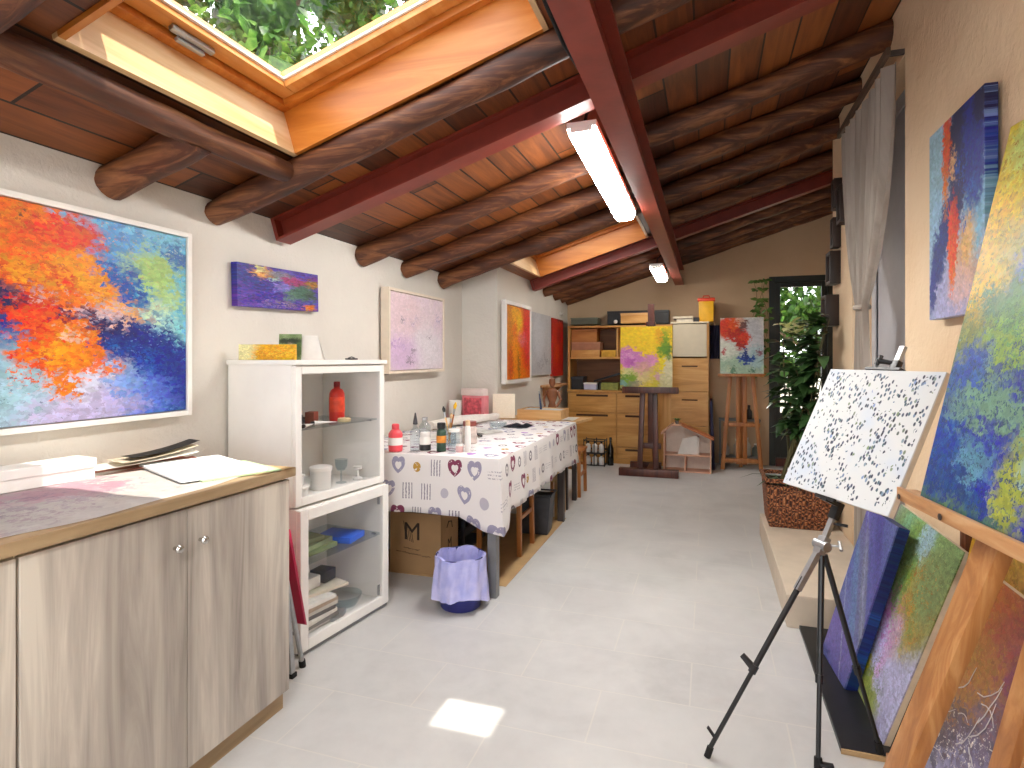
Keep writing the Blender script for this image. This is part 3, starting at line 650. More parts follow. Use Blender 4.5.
pack('open_book', 'cream brochure lying across the magazine stack', 'book', inc(-.20,.265,LF+.128), CR-.25, .20,.36,.014, flat('cream_cover', '#d9cfbd', .6))
pack('white_carton', 'small white carton on top of the magazine stack', 'box', inc(-.19,.27,LF+.1425), CR, .08,.09,.055, M['white_paper'])
pack('dark_carton', 'small dark box beside the white carton on the magazines', 'box', inc(-.20,.385,LF+.1425), CR+.1, .09,.09,.055, M['dark_grey'])
bowlp = [(.03,0),(.06,.01),(.085,.05),(.088,.065),(.084,.065),(.08,.05),(.056,.014),(.0001,.008)]
solo('plastic_bowl', 'clear plastic bowl right of the magazines in the lower cabinet', 'bowl', G().lathe(bowlp, seg=24), M['jar_glass'], inc(-.11,.44,LF))
pack('foil_packet', 'crumpled silver packet in front of the bowl in the lower cabinet', 'packet', inc(-.055,.335,LF), CR+.5, .05,.12,.02, M['alu'])
# on top of the cabinet
TZ = 1.2912
ye = paint('yellow_strip', .30, .075, [(.3, '#f0c83a'), (.5, '#f3d35a'), (.7, '#eec03a')], [(.15,.5,.25,.7,0,'#f4efb8',.6,1), (.6,.5,.3,.5,0,'#f2a41c',.6,.9), (.5,.2,.2,.3,0,'#e8a020',.5,.8), (.95,.5,.08,.6,0,'#f0a81c',.5,.9), (.7,.5,.4,.4,0,'#fbe27a',.5,.7,.5)], 9.)
canvas('small_canvas', 'small yellow canvas standing on its long side on the glass cabinet', .27, .072, .022, ye, tuple(inc(-.245,.07,TZ)), R(14), 0.0, cat='painting')
ph = paint('green_postcard', .10, .10, [(.3, '#6d8a5a'), (.5, '#8aa274'), (.7, '#a8b894')], [(.5,.9,.6,.15,0,'#2f3b26',.5,1), (.5,.45,.25,.3,0,'#d9c4b8',.5,.9), (.5,.4,.1,.15,0,'#a05a4a',.5,.8), (.9,.5,.15,.4,0,'#4c6a40',.5,.9)], 3.3)
canvas('postcard', 'small green picture card standing behind the yellow canvas', .105, .125, .004, ph, tuple(inc(-.22,.185,TZ)), R(26), R(7), cat='card')
o = thing('paper_card', 'folded white paper card standing on the glass cabinet', 'paper', inc(-.17,.23,TZ), R(24))
obj('front_leaf', G().hexa([(-.075,0,0),(.085,0,0),(.085,.002,0),(-.075,.002,0)], [(-.065,.03,.118),(.055,.03,.118),(.055,.032,.118),(-.065,.032,.118)]), M['white_paper'], o, None)
obj('back_leaf', G().hexa([(-.075,.064,0),(.085,.064,0),(.085,.066,0),(-.075,.066,0)], [(-.065,.0325,.118),(.055,.0325,.118),(.055,.0345,.118),(-.065,.0345,.118)]), M['white_paper'], o, None)
solo('black_clip', 'small black clip lying on top of the glass cabinet', 'clip', G().box(-.03,.03,-.012,.012,0,.008,.003).tube([(-.02,0,.008),(0,0,.014),(.02,0,.008)], .003, 6), M['black'], inc(-.02,.39,TZ), (0,0,R(70)))

# folded step stool between cabinet and glass case
o = thing('folding_stool', 'folded crimson stool with aluminium legs between worktop and glass cabinet', 'stool', (-1.60, 2.0, 0))
cr = flat('crimson_vinyl', '#a3173f', .4, 0, .08)
obj('seat', G().hexa([(-.25,.060,.185),(.0,.070,.185),(.0,.085,.175),(-.25,.085,.175)], [(-.25,-.02,.60),(.0,-.035,.60),(.0,-.02,.61),(-.25,-.005,.61)], .004), cr, o)
for x, (a, b) in ((-.02, ((.078,.0),(-.03,.44))), (-.24, ((.078,.0),(-.03,.44)))):
    l = obj('leg', G().tube([(x, a[0], .012), (x, b[0], b[1])], .010, 10), M['alu'], o)
    obj('foot', G().tube([(x-.0, a[0]+.002, 0), (x, a[0]-.003, .03)], .014, 10), M['rubber'], l)
for x in (-.004, -.256):
    l = obj('leg', G().bar((x, -.005, .012), (x, -.055, .50), .012, .022), M['alu'], o)
    obj('foot', G().box(x-.011, x+.011, -.018, .012, 0, .02, .003), M['rubber'], l)
obj('cross_bar', G().tube([(-.24,.05,.15),(-.02,.05,.15)], .007, 8), M['alu'], o)
# ================================================================== WORK TABLE
TX0, TX1, TY0, TY1, TT = XL+.02, -1.065, 2.965, 4.90, .757
o = thing('work_table', 'long work table under the printed cloth along the left wall', 'table', (-1.58, 3.93, 0))
obj('tabletop', G().box(TX0+1.58, TX1+1.58, TY0-3.93, TY1-3.93, TT-.03, TT, .003), M['light_wood'], o, None)
obj('apron', G().box(TX0+1.60, TX1+1.55, TY0-3.90, TY1-3.96, TT-.10, TT-.031), M['grey_metal'], o, None)
for x in (TX0+.06, TX1-.045):
    for y, m in ((TY0+.055, 'grey_metal'), (4.585, 'dark_metal')):
        obj('leg', G().box(x+1.58-.026, x+1.58+.026, y-3.93-.026, y-3.93+.026, 0, TT-.101, .003), M[m], o, None, label='dark leg' if m == 'dark_metal' else None)
# printed cloth
n = N('printed_cotton')
uvn = n.n('ShaderNodeUVMap'); uvn.uv_map = 'UVMap'
uvn = n.n('ShaderNodeTexCoord').outputs['UV']
sp = n.n('ShaderNodeSeparateXYZ'); n.l(uvn, sp.inputs[0])
m_ = n.math
cu = m_('DIVIDE', sp.outputs[0], .115); rowi = m_('DIVIDE', sp.outputs[1], .125)
cu = m_('ADD', cu, m_('MULTIPLY', m_('FLOOR', rowi), .5))
cid = n.n('ShaderNodeCombineXYZ'); n.l(m_('FLOOR', cu), cid.inputs[0]); n.l(m_('FLOOR', rowi), cid.inputs[1])
wn = n.n('ShaderNodeTexWhiteNoise', noise_dimensions='2D'); n.l(cid.outputs[0], wn.inputs[0]); r = wn.outputs[0]
X = m_('MULTIPLY_ADD', m_('FRACT', cu), 3., -1.5); Y = m_('MULTIPLY_ADD', m_('FRACT', rowi), 3., -1.5)
def heart(s):
    x, y = m_('DIVIDE', X, s), m_('DIVIDE', Y, s)
    x2, y2 = m_('MULTIPLY', x, x), m_('MULTIPLY', y, y)
    a = m_('SUBTRACT', m_('ADD', x2, y2), 1.)
    return m_('LESS_THAN', m_('SUBTRACT', m_('MULTIPLY', m_('MULTIPLY', a, a), a), m_('MULTIPLY', x2, m_('MULTIPLY', y2, y))), 0.)
wob = n.noise(uvn, 60, 3)
hr = m_('SUBTRACT', heart(.95), heart(.45), clamp=True)
hr = m_('MULTIPLY', hr, m_('GREATER_THAN', wob, .38))
def between(v, a, b): return m_('MULTIPLY', m_('GREATER_THAN', v, a), m_('LESS_THAN', v, b))
stem_ = m_('MULTIPLY', m_('LESS_THAN', m_('ABSOLUTE', m_('SUBTRACT', m_('FRACT', m_('MULTIPLY', X, 2.2)), .5)), m_('MULTIPLY_ADD', n.noise(uvn, 90, 2), .5, -.07)), m_('MULTIPLY', m_('LESS_THAN', m_('ABSOLUTE', X), .75), m_('LESS_THAN', m_('ABSOLUTE', Y), 1.0)))
rad = m_('SQRT', m_('ADD', m_('MULTIPLY', X, X), m_('MULTIPLY', Y, Y)))
ringm = m_('ADD', between(rad, .42, .72), between(rad, 0, .12)); disc = m_('LESS_THAN', rad, .62)
text_ = m_('MULTIPLY', m_('MULTIPLY', m_('LESS_THAN', m_('ABSOLUTE', Y), .5), m_('GREATER_THAN', m_('FRACT', m_('MULTIPLY', Y, 3.)), .6)), m_('MULTIPLY', m_('LESS_THAN', m_('ABSOLUTE', X), 1.1), m_('GREATER_THAN', n.noise(uvn, 130, 1), .47)))
cl = n.mix(m_('MULTIPLY', n.noise(uvn, 3, 3), .2), '#e4e0df', '#d6d1d3')
def addm(cl, mask, lo, hi, colr, op=1.): return n.mix(m_('MULTIPLY', m_('MULTIPLY', mask, between(r, lo, hi)), op), cl, colr)
cl = addm(cl, hr, -.1, .16, '#7a3150'); cl = addm(cl, hr, .16, .30, '#8a86a4', .9)
cl = addm(cl, stem_, .30, .52, '#706a7c', .9); cl = addm(cl, ringm, .52, .64, '#5b5360', .9); cl = addm(cl, disc, .64, .76, '#a7a3b4', .8)
cl = addm(cl, text_, .76, .92, '#a9a5ae', .9); cl = addm(cl, m_('MULTIPLY', disc, m_('GREATER_THAN', wob, .42)), .92, .97, '#b48a3a'); cl = addm(cl, heart(.6), .97, 1.1, '#a878c0')
cloth_m = n.fin(cl, .75)
# cloth: flat top, then a hanging skirt round the near end and the aisle side
g = G(); bm = g.bm; uvl = bm.loops.layers.uv.verify()
TOP = TT + .004; CY1 = 4.86
def face(vs, us):
    f = bm.faces.new(vs)
    for l, u in zip(f.loops, us): l[uvl].uv = u
nx, ny = 14, 40
xs = [TX0 + .01 + (TX1 + .012 - TX0 - .01)*i/nx for i in range(nx+1)]; ysr = [TY0 - .012 + (CY1 - TY0 + .012)*j/ny for j in range(ny+1)]
def topz(i, j):
    x, y = xs[i], ysr[j]
    e = min(1, min(nx-i, j, ny-j+1)/2)
    return TOP + e*(.0025*math.sin(y*13+x*5) + .002*math.sin(y*29-x*11) + .003)
V = [[bm.verts.new((xs[i], ysr[j], topz(i, j))) for j in range(ny+1)] for i in range(nx+1)]
for i in range(nx):
    for j in range(ny):
        q = [(i,j),(i+1,j),(i+1,j+1),(i,j+1)]
        face([V[a][b] for a, b in q], [(xs[a]-TX0, ysr[b]-TY0+10) for a, b in q])
per = [(V[i][0], (0,-1), xs[i]-TX0) for i in range(nx+1)] + [(V[nx][j], (1,0), (xs[nx]-TX0) + ysr[j]-ysr[0]) for j in range(1, ny+1)]
K = 10; rings = [[p[0] for p in per]]
for k in range(1, K+1):
    ring = []; t = k/K
    for idx, (v, nrm, s) in enumerate(per):
        dc = abs(idx - nx)
        drop = (.318 if idx < nx else .300) + .004*math.sin(s*5) + (.10*max(0, 1-dc/3.2))
        if idx > nx: drop += .01 + .03*max(0, (idx-nx-ny+6)/6)
        nx_, ny_ = nrm
        if idx == nx: nx_, ny_ = .72, -.72
        fold = (.010*math.sin(s*19) + .006*math.sin(s*43+1))*t
        corner = .028*max(0, 1-dc/3)*t
        off = .006 + .010*t + fold*.9 + corner
        ring.append(bm.verts.new((v.co.x + nx_*off, v.co.y + ny_*off + (.05*t*t if idx == len(per)-1 else 0), TOP - drop*t)))
    rings.append(ring)
for k in range(K):
    for i in range(len(per)-1):
        s0, s1 = per[i][2], per[i+1][2]
        face([rings[k][i], rings[k+1][i], rings[k+1][i+1], rings[k][i+1]], [(s0, -.3*k/K), (s0, -.3*(k+1)/K), (s1, -.3*(k+1)/K), (s1, -.3*k/K)])
me = mesh_of('tablecloth', g, cloth_m, 50)
o = bpy.data.objects.new('tablecloth', me); col.objects.link(o)
tag(o, 'white tablecloth printed with hearts and lavender hanging over the long work table', 'tablecloth')
sm_ = o.modifiers.new('thickness', 'SOLIDIFY'); sm_.thickness = .002; sm_.offset = 1
# second, bare table at the far end
o = thing('side_table', 'bare pale wooden table at the far end of the printed cloth', 'table', (-1.50, 5.13, 0))
obj('tabletop', G().hexa([(-.27,-.22,.735),(.43,-.22,.735),(.50,.21,.735),(-.27,.21,.735)], [(-.27,-.22,.758),(.43,-.22,.758),(.50,.21,.758),(-.27,.21,.758)], .002), M['light_wood_x'], o, None)
for x in (-.22, .34):
    for y in (-.18, .17): obj('leg', G().box(x-.02,x+.02,y-.02,y+.02,0,.735,.002), M['dark_metal'], o, None)
obj('apron', G().box(-.20,.32,-.17,.16,.67,.735), M['light_wood_x'], o, None)
solo('white_paper', 'white paper sheet on the bare wooden table at the far end', 'paper', G().grid(lambda u, v: (-.10+.30*u, -.16+.30*v, .002+.001*math.sin(u*9+v*7)), 6, 6, .001), M['white_paper'], (-1.30, 5.13, .7595))

# stools pushed under the table
def stool(label, loc, w, d, h, m, rz=0):
    o = thing('wooden_stool', label, 'stool', loc, rz, 'wooden stools under the tables')
    obj('seat', G().box(-w/2-.01,w/2+.01,-d/2-.01,d/2+.01,h-.025,h,.006), m, o)
    for x in (-w/2+.015, w/2-.015):
        for y in (-d/2+.015, d/2-.015): obj('leg', G().bar((x*1.05,y*1.05,0),(x,y,h-.026),.03,.03,(0,1,0),.003), m, o)
    for s in (-1, 1):
        obj('stretcher', G().bar((s*(w/2-.015)*1.02,-d/2+.03,h*.45),(s*(w/2-.015)*1.02,d/2-.03,h*.45),.018,.026), m, o)
        obj('stretcher', G().bar((-w/2+.03,s*(d/2-.015)*1.02,h*.62),(w/2-.03,s*(d/2-.015)*1.02,h*.62),.018,.026), m, o)
    return o
stool('orange wood stool under the table, nearest the camera', (-1.31, 3.82, 0), .30, .31, .55, M['orange_wood'])
stool('pale wood stool under the table beside the dark leg', (-1.30, 4.755, 0), .30, .26, .50, M['light_wood'])
stool('orange wood stool beyond the table, nearest the back shelving', (-1.27, 5.56, 0), .28, .30, .44, M['orange_wood'])
# boxes and bins under the table
solo('floor_board', 'tan sheet of hardboard on the floor under the work table', 'board', G().box(-.48,.48,-.75,.75,0,.005,.001), flat('tan_hardboard', '#b08f63', .6, 0, .08, 8), (-1.57, 3.92, 0.0))
o = thing('cardboard_box', 'open brown cardboard box printed with a large letter M under the table', 'box', (-1.68, 3.33, .0055), R(3))
W, D, Hh = .33, .29, .36; t = .004
obj('carton', G().box(-W/2,W/2,-D/2,D/2,0,t).box(-W/2,W/2,-D/2,-D/2+t,t,Hh).box(-W/2,W/2,D/2-t,D/2,t,Hh).box(-W/2,-W/2+t,-D/2+t,D/2-t,t,Hh).box(W/2-t,W/2,-D/2+t,D/2-t,t,Hh), M['cardboard'], o, None)
obj('flap', G().hexa([(W/2-t,-D/2+.01,Hh),(W/2,-D/2+.01,Hh),(W/2,D/2-.01,Hh),(W/2-t,D/2-.01,Hh)], [(W/2+.04,-D/2+.02,Hh+.05),(W/2+.044,-D/2+.02,Hh+.05),(W/2+.044,D/2-.02,Hh+.05),(W/2+.04,D/2-.02,Hh+.05)]), M['cardboard'], o, None)
def text(name, s, size, m, parent, loc, rot, font_depth=.0006, sx=1.):
    cu = bpy.data.curves.new(name, 'FONT'); cu.body = s; cu.size = size; cu.align_x = 'CENTER'; cu.align_y = 'CENTER'; cu.extrude = font_depth
    tmp = bpy.data.objects.new('tmp', cu); col.objects.link(tmp)
    dg = bpy.context.evaluated_depsgraph_get(); me = bpy.data.meshes.new_from_object(tmp.evaluated_get(dg))
    bpy.data.objects.remove(tmp); bpy.data.curves.remove(cu)
    me.materials.clear(); me.materials.append(m)
    o = bpy.data.objects.new(name, me); col.objects.link(o); o.parent = parent; o.location = loc; o.rotation_euler = rot; o.scale = (sx, 1, 1)
    return o
yf = -D/2 - .0008
text('printed_letter', 'M', .15, M['ink'], o, (-.02, yf, .245), (R(90),0,0))
g = G(); 
for k in range(5): g.tube([(-.075+.012*k, yf-.0004, .31-.01*k), (-.06+.012*k, yf-.0004, .20-.004*k)], .0016, 5)
obj('printed_letter', g, M['ink'], o)
for (x0, x1, z, dz) in ((-.075,.035,.150,-.010), (-.125,.10,.125,-.022)):      # two blurred, unreadable lines
    g = G(); k = int((x1-x0)/.008)
    for i in range(k):
        if rnd.random() < .85: g.tube([(x0+.008*i, yf, z+dz*i/k), (x0+.008*i+.005, yf, z+dz*i/k+rnd.uniform(-.006,.006)), (x0+.008*i+.009, yf, z+dz*i/k)], .0013, 5)
    obj('printed_line', g, M['ink'], o)
obj('printed_mark', G().tube([(W/2+.0006, -.05, .26), (W/2+.0006, -.02, .29), (W/2+.0006, .03, .28), (W/2+.0006, .04, .24)], .004, 6), M['ink'], o)
text('printed_letter', 'M', .09, M['ink'], o, (W/2+.0008, 0, .15), (R(90),0,R(90)))
o = thing('waste_bin', 'small dark blue bin lined with a lavender plastic bag, beside the near table leg', 'bin', (-1.235, 2.86, 0))
obj('bucket', G().lathe([(.10,0),(.105,.006),(.128,.262),(.131,.27),(.124,.27),(.10,.012),(.0001,.01)], seg=28), flat('dark_blue_plastic', '#2a2f78', .4), o)
def bag(u, v):
    t = 2*math.pi*u; q = v
    if q < .35: k = q/.35; r = .085+.037*k; z = .05+.225*k
    else:
        k = (q-.35)/.65
        dz = .225 + .022*math.sin(t*2+1) + .012*math.sin(t*3)
        r = .132 + .012*k + k*(.009*math.sin(t*7) + .006*math.sin(t*13+2)); z = .283 - dz*k
    r += .003*math.sin(t*17+q*8)
    return (r*math.cos(t), r*math.sin(t), z + .006*math.sin(t*5)*(q < .5))
g = G().grid(bag, 72, 26); bmesh.ops.remove_doubles(g.bm, verts=g.bm.verts[:], dist=1e-5)
n = N('lavender_film'); lavc = n.mix(n.rng(n.noise(n.coord(), 14, 4), .3, .7), '#a9aeea', '#c9c8f6')
lav = n.fin(lavc, .3, 0, Transmission_Weight=.0)
n.bump(n.noise(n.coord(), 22, 4, .6, 1.), .5, .01)
obj('bin_liner', g, lav, o, 60)
g = G(); g.hexa([(-.10,-.085,0),(.10,-.085,0),(.10,.085,0),(-.10,.085,0)], [(-.125,-.105,.28),(.125,-.105,.28),(.125,.105,.28),(-.125,.105,.28)], .012)
o = thing('black_bin', 'black rectangular waste bin under the table behind the near stool', 'bin', (-1.215, 4.24, .0055), R(4))
obj('body', g, M['dark_grey'], o); obj('rim', G().frame(Matrix.Translation((0,0,.285)) @ Matrix.Rotation(R(-90),4,'X'), -.133,.133,-.113,.113,.014,-.012,.003), M['dark_grey'], o)
o = thing('tool_case', 'dark red case on a low wooden crate under the table', 'case', (-1.80, 4.64, .246), 0)
obj('body', G().box(-.14,.14,-.11,.11,0,.12,.008), flat('oxblood_case', '#5d1d1c', .4, 0, .1), o); obj('clasp', G().box(.14,.146,-.02,.02,.05,.075,.002), M['steel'], o); obj('handle', G().tube([(-.0,-.04,.12),(0,-.03,.142),(0,.03,.142),(0,.04,.12)], .006, 8), M['black'], o)
def crate(label, loc, w, d, h, m, rz=0):
    o = thing('storage_crate', label, 'crate', loc, rz)
    for z in (.012, h*.5, h-.03):
        obj('slat', G().frame(Matrix.Translation((0,0,z)) @ Matrix.Rotation(R(90),4,'X'), -w/2,w/2,-d/2,d/2,.012,-.05 if h > .2 else -.03), m, o, None)
    obj('floor', G().box(-w/2+.012,w/2-.012,-d/2+.012,d/2-.012,0,.012), m, o, None)
    for sx_ in (-1, 1):
        for sy_ in (-1, 1): obj('corner_post', G().box(sx_*(w/2-.012)-.011, sx_*(w/2-.012)+.011, sy_*(d/2-.012)-.011, sy_*(d/2-.012)+.011, .0, h+.015), m, o, None)
    return o
crate('low pale wooden crate carrying the dark red case under the table', (-1.80, 4.64, .0055), .42, .28, .225, M['light_wood_x'])
crate('black plastic crate under the table behind the near orange stool', (-1.72, 3.82, .0055), .36, .40, .30, M['dark_grey'])
crate('black plastic crate further back under the table near the wall', (-1.85, 4.28, .0055), .30, .38, .34, M['dark_grey'])

# ------------------------------------------------------------------ on the table
Z = TT + .011
clearm = M['jar_glass']; amber = flat('orange_label', '#d88a30', .5, 0, .15, 40); green_l = flat('dark_green_label', '#2d4a3a', .5, 0, .2, 40)
bottle('glue_bottle', 'coral pink and white bottle beside the glass cabinet on the table', (-1.70, 3.0, Z), [(.038,0),(.040,.006),(.040,.10),(.026,.12),(.018,.126)], pinkred, [(.021,.126),(.021,.150),(.016,.155)], pinkred, lab=(.040,.035,.078), labm=M['white_paper'])
bottle('clear_bottle', 'clear bottle with a long thin grey nozzle on the table', (-1.60, 3.05, Z), [(.028,0),(.03,.005),(.03,.11),(.012,.135),(.01,.15)], clearm, [(.014,.15),(.012,.17),(.004,.215),(.0001,.218)], M['dark_grey'])
bottle('white_jar', 'squat white jar with a black label on the table edge', (-1.535, 3.045, Z), [(.03,0),(.032,.004),(.032,.075),(.026,.085)], M['white'], [(.029,.085),(.029,.105),(.026,.108)], M['white'], lab=(.0322,.006,.04), labm=M['black'])
bottle('clear_bottle', 'clear square-shouldered bottle between white jar and green capped bottle', (-1.59, 3.15, Z), [(.034,0),(.036,.005),(.036,.13),(.018,.15),(.015,.165)], clearm, [(.018,.165),(.018,.18),(.015,.183)], M['alu'], 8)
bottle('varnish_bottle', 'small bottle with orange and green label and wide black cap', (-1.445, 3.07, Z), [(.025,0),(.027,.004),(.027,.115),(.014,.13)], green_l, [(.024,.13),(.024,.16),(.02,.163)], M['black'], lab=(.0272,.05,.09), labm=amber)
bottle('clear_jar', 'clear glass jar right of the green labelled bottle', (-1.38, 3.10, Z), [(.03,0),(.033,.004),(.033,.10),(.03,.11)], clearm, [(.032,.11),(.032,.125),(.028,.127)], M['white'])
bottle('white_tube', 'upright white tube near the front edge of the table', (-1.29, 3.09, Z), [(.016,0),(.018,.004),(.016,.14),(.012,.15)], M['white'], [(.014,.15),(.013,.178),(.011,.18)], flat('beige_cap', '#d8b894', .5))
bottle('pink_pot', 'small pale pink pot on the front edge of the table', (-1.335, 3.075, Z), [(.02,0),(.022,.003),(.022,.03),(.018,.035)], flat('pale_pink_pot', '#e2b7b5', .4), [(.02,.035),(.02,.045),(.017,.047)], M['white'])
# jar of brushes
o = thing('brush_jar', 'glass jar of paint brushes in the middle of the table', 'jar', (-1.50, 3.30, Z))
obj('jar', G().lathe([(.04,0),(.043,.005),(.043,.11),(.040,.12),(.037,.12),(.040,.11),(.040,.008),(.0001,.006)], seg=24), clearm, o)
def brush(label, base, top, hm, tipm):
    base, top = Vector(base), Vector(top); d = (top-base)
    b = thing('paint_brush', label, 'brush', (-1.50 + base.x, 3.30 + base.y, Z + base.z), 0, 'brushes in the glass jar')
    obj('handle', G().tube([(0,0,0), d*.35, d*.7], [.003,.005,.0055], 8), hm, b)
    obj('ferrule', G().tube([d*.7, d*.84], [.006,.0075], 8), M['alu'], b)
    obj('bristles', G().tube([d*.84, d*.92, d], [.008,.011,.003], 8), tipm, b)
brush('brush with black bristles in the glass jar', (.01,.0,.012), (-.045,.01,.235), M['light_wood'], M['black'])
brush('brush with yellow tip in the glass jar', (-.01,.01,.012), (.03,.03,.26), M['orange_wood'], flat('yellow_tip', '#e8b41c', .6))
brush('brush with tan bristles in the glass jar', (.0,-.015,.012), (.035,-.045,.20), M['light_wood'], flat('tan_bristle', '#d7b48a', .8))
o = thing('jam_jar', 'jar with a reddish brown lid right of the brush jar', 'jar', (-1.415, 3.42, Z))
obj('body', G().lathe([(.042,0),(.046,.006),(.046,.09),(.038,.105),(.038,.115)], seg=24), flat('pale_contents', '#cbbdb6', .3, 0, .2, 30), o)
obj('lid', G().lathe([(.041,.108),(.043,.11),(.043,.135),(.04,.138),(.0001,.138)], seg=24), flat('brown_lid', '#8a4a44', .4), o)
# rolled cloth, paper, glass bowl, rag
def towel(u, v):
    t = 2*math.pi*u; r = .038*(1-.12*math.sin(v*9)) + .005*math.sin(t*3+v*6)
    return (-.02*math.sin(v*4) + r*1.25*math.cos(t), -.42+.84*v, .034 + r*.85*math.sin(t))
g = G().grid(towel, 18, 26); bmesh.ops.remove_doubles(g.bm, verts=g.bm.verts[:], dist=1e-5); bmesh.ops.holes_fill(g.bm, edges=g.bm.edges[:], sides=40)
o = solo('rolled_towel', 'rolled white towel lying along the back of the table', 'towel', g, flat('white_towelling', '#e6e0d8', .9, 0, .05, 30, .4), (-1.83, 4.30, Z+.005), (0,0,R(-14)))
o = thing('glass_ashtray', 'thick clear glass dish in front of the rolled towel', 'dish', (-1.50, 4.18, Z))
obj('dish', G().lathe([(.045,0),(.06,.012),(.068,.05),(.06,.05),(.05,.02),(.0001,.016)], seg=24), clearm, o)
g = G().grid(lambda u, v: (-.10+.2*u, -.10+.2*v, .004+.022*abs(math.sin(u*7+v*3)*math.sin(v*5+u))*min(1,4*min(u,1-u,v,1-v))), 16, 16, .002)
solo('dark_rag', 'crumpled dark navy rag on the table left of the wooden box', 'rag', g, flat('navy_rag', '#2a2f3c', .9, 0, .2, 20), (-1.40, 4.37, Z+.0))
solo('palette_knife', 'black palette knife lying on the cloth in front of the jars', 'tool', G().bar((0,-.09,.006),(0,.02,.006),.014,.010).bar((0,.02,.005),(.01,.12,.004),.02,.0016), M['black'], (-1.50, 3.78, Z), (0,0,R(35)))
for i, (x, y, rz, lb) in enumerate([(-1.68,3.60,.5,'open sketch sheet lying behind the brush jar'),(-1.55,3.95,-.3,'crumpled white sheet in front of the rolled towel')]):
    solo('loose_sheet', lb, 'paper', G().grid(lambda u, v: (-.13+.26*u, -.10+.2*v, .003+.012*(math.sin(u*5+i)*math.sin(v*4+i))**2), 10, 10, .001), M['white_paper'], (x, y, Z), (0,0,rz))
# pink perspex box and cup by the wall
o = thing('pink_box', 'translucent pink box standing against the wall corner on the table', 'box', (-1.92, 4.78, Z), R(-12))
pinkm = flat('pink_perspex', '#e38a94', .3, 0, .1, 8); 
obj('box', G().box(-.13,.10,-.025,.055,0,.205,.006), pinkm, o); obj('lid', G().box(-.14,.09,-.03,.06,.205,.265,.006), flat('pale_perspex', '#e9d8d4', .3, 0, .04), o)
obj('picture', G().box(-.105,.075,-.0275,-.0255,.02,.185), flat('red_pink_print', '#d4606c', .5, 0, .35, 30), o)
bottle('white_cup', 'tall white cup left of the pink box against the wall', (-2.045, 4.62, Z), [(.045,0),(.05,.01),(.056,.17),(.053,.172),(.046,.012),(.0001,.012)], M['white'])
cr_ = paint('cream_board', .13, .22, [(.3, '#f0e8d4'), (.6, '#f3ecda')], [], 1., var=.04, val=1.08)
canvas('small_canvas', 'small blank cream canvas leaning on the wall below the orange painting', .20, .215, .018, cr_, (-1.715, 4.93, Z), R(16), R(4))
# wooden box with brush and block
o = thing('wooden_box', 'open pale wooden box holding brushes at the far end of the table', 'box', (-1.41, 5.14, .7585), R(0))
W, D, Hh, t = .40, .30, .085, .012
obj('body', G().box(-W/2,W/2,-D/2,-D/2+t,0,Hh).box(-W/2,W/2,D/2-t,D/2,0,Hh).box(-W/2,-W/2+t,-D/2+t,D/2-t,0,Hh).box(W/2-t,W/2,-D/2+t,D/2-t,0,Hh).box(-W/2+t,W/2-t,-D/2+t,D/2-t,0,.008), M['light_wood_x'], o, None)
o2 = solo('palette_paper', 'grey paper pad lying in the wooden box', 'pad', G().box(-.17,.17,-.12,.12,0,.07,.002), flat('grey_pad', '#b9bcb6', .7, 0, .08), (-1.41, 5.14, .7675))
o = thing('paint_brush', 'blue handled brush standing up from the wooden box', 'brush', (-1.42, 5.10, .839))
obj('handle', G().tube([(0,0,0),(-.005,.0,.05),(-.018,.01,.14)], [.012,.009,.006], 10), flat('dark_blue_handle', '#2c3f5e', .4), o); obj('ferrule', G().tube([(-.018,.01,.14),(-.022,.011,.165)], [.007,.006], 10), M['alu'], o)
# wooden hand-carved figure and shelf under the red canvas
o = thing('wall_shelf', 'small wooden wall shelf under the grey and red canvases', 'shelf', (XJ, 6.75, .97))
obj('board', G().box(.0,.16,-.35,.35,.0,.022,.003), M['easel_wood_y'], o); 
for y in (-.25, .25): obj('bracket', G().prism([(0,y-.008,0),(.12,y-.008,0),(0,y-.008,-.11)], (0,.016,0)), M['easel_wood'], o)
o = thing('wooden_mannequin', 'brown wooden figure standing at the end of the wall near the shelving', 'figure', (-1.62, 5.62, .44))
o.location = (-1.42, 5.50, .4405)
bodym = flat('reddish_brown_wood', '#8c5a3c', .5, 0, .15, 20)
obj('base', G().lathe([(.07,0),(.07,.02),(.03,.03),(.012,.05),(.012,.32)], seg=18), M['easel_wood'], o)
obj('torso', G().lathe([(.012,.30),(.04,.33),(.045,.38),(.03,.43),(.055,.50),(.05,.55),(.018,.575)], seg=18, sy=.7), bodym, o)
obj('head', G().lathe([(.0001,.575),(.02,.585),(.032,.62),(.028,.655),(.0001,.675)], seg=16), bodym, o)
for s in (-1, 1): obj('arm', G().tube([(s*.055,0,.54),(s*.085,.0,.46),(s*.06,-.05,.40)], [.013,.012,.010], 10), bodym, o)
solo('wall_hook', 'round white hook on the wall between red canvas and shelving', 'hook', G().lathe([(.03,0),(.03,.01),(.012,.02),(.012,.035),(.02,.045),(.0001,.05)]), M['white'], (XJ, 7.32, 1.86), (0, R(90), 0))
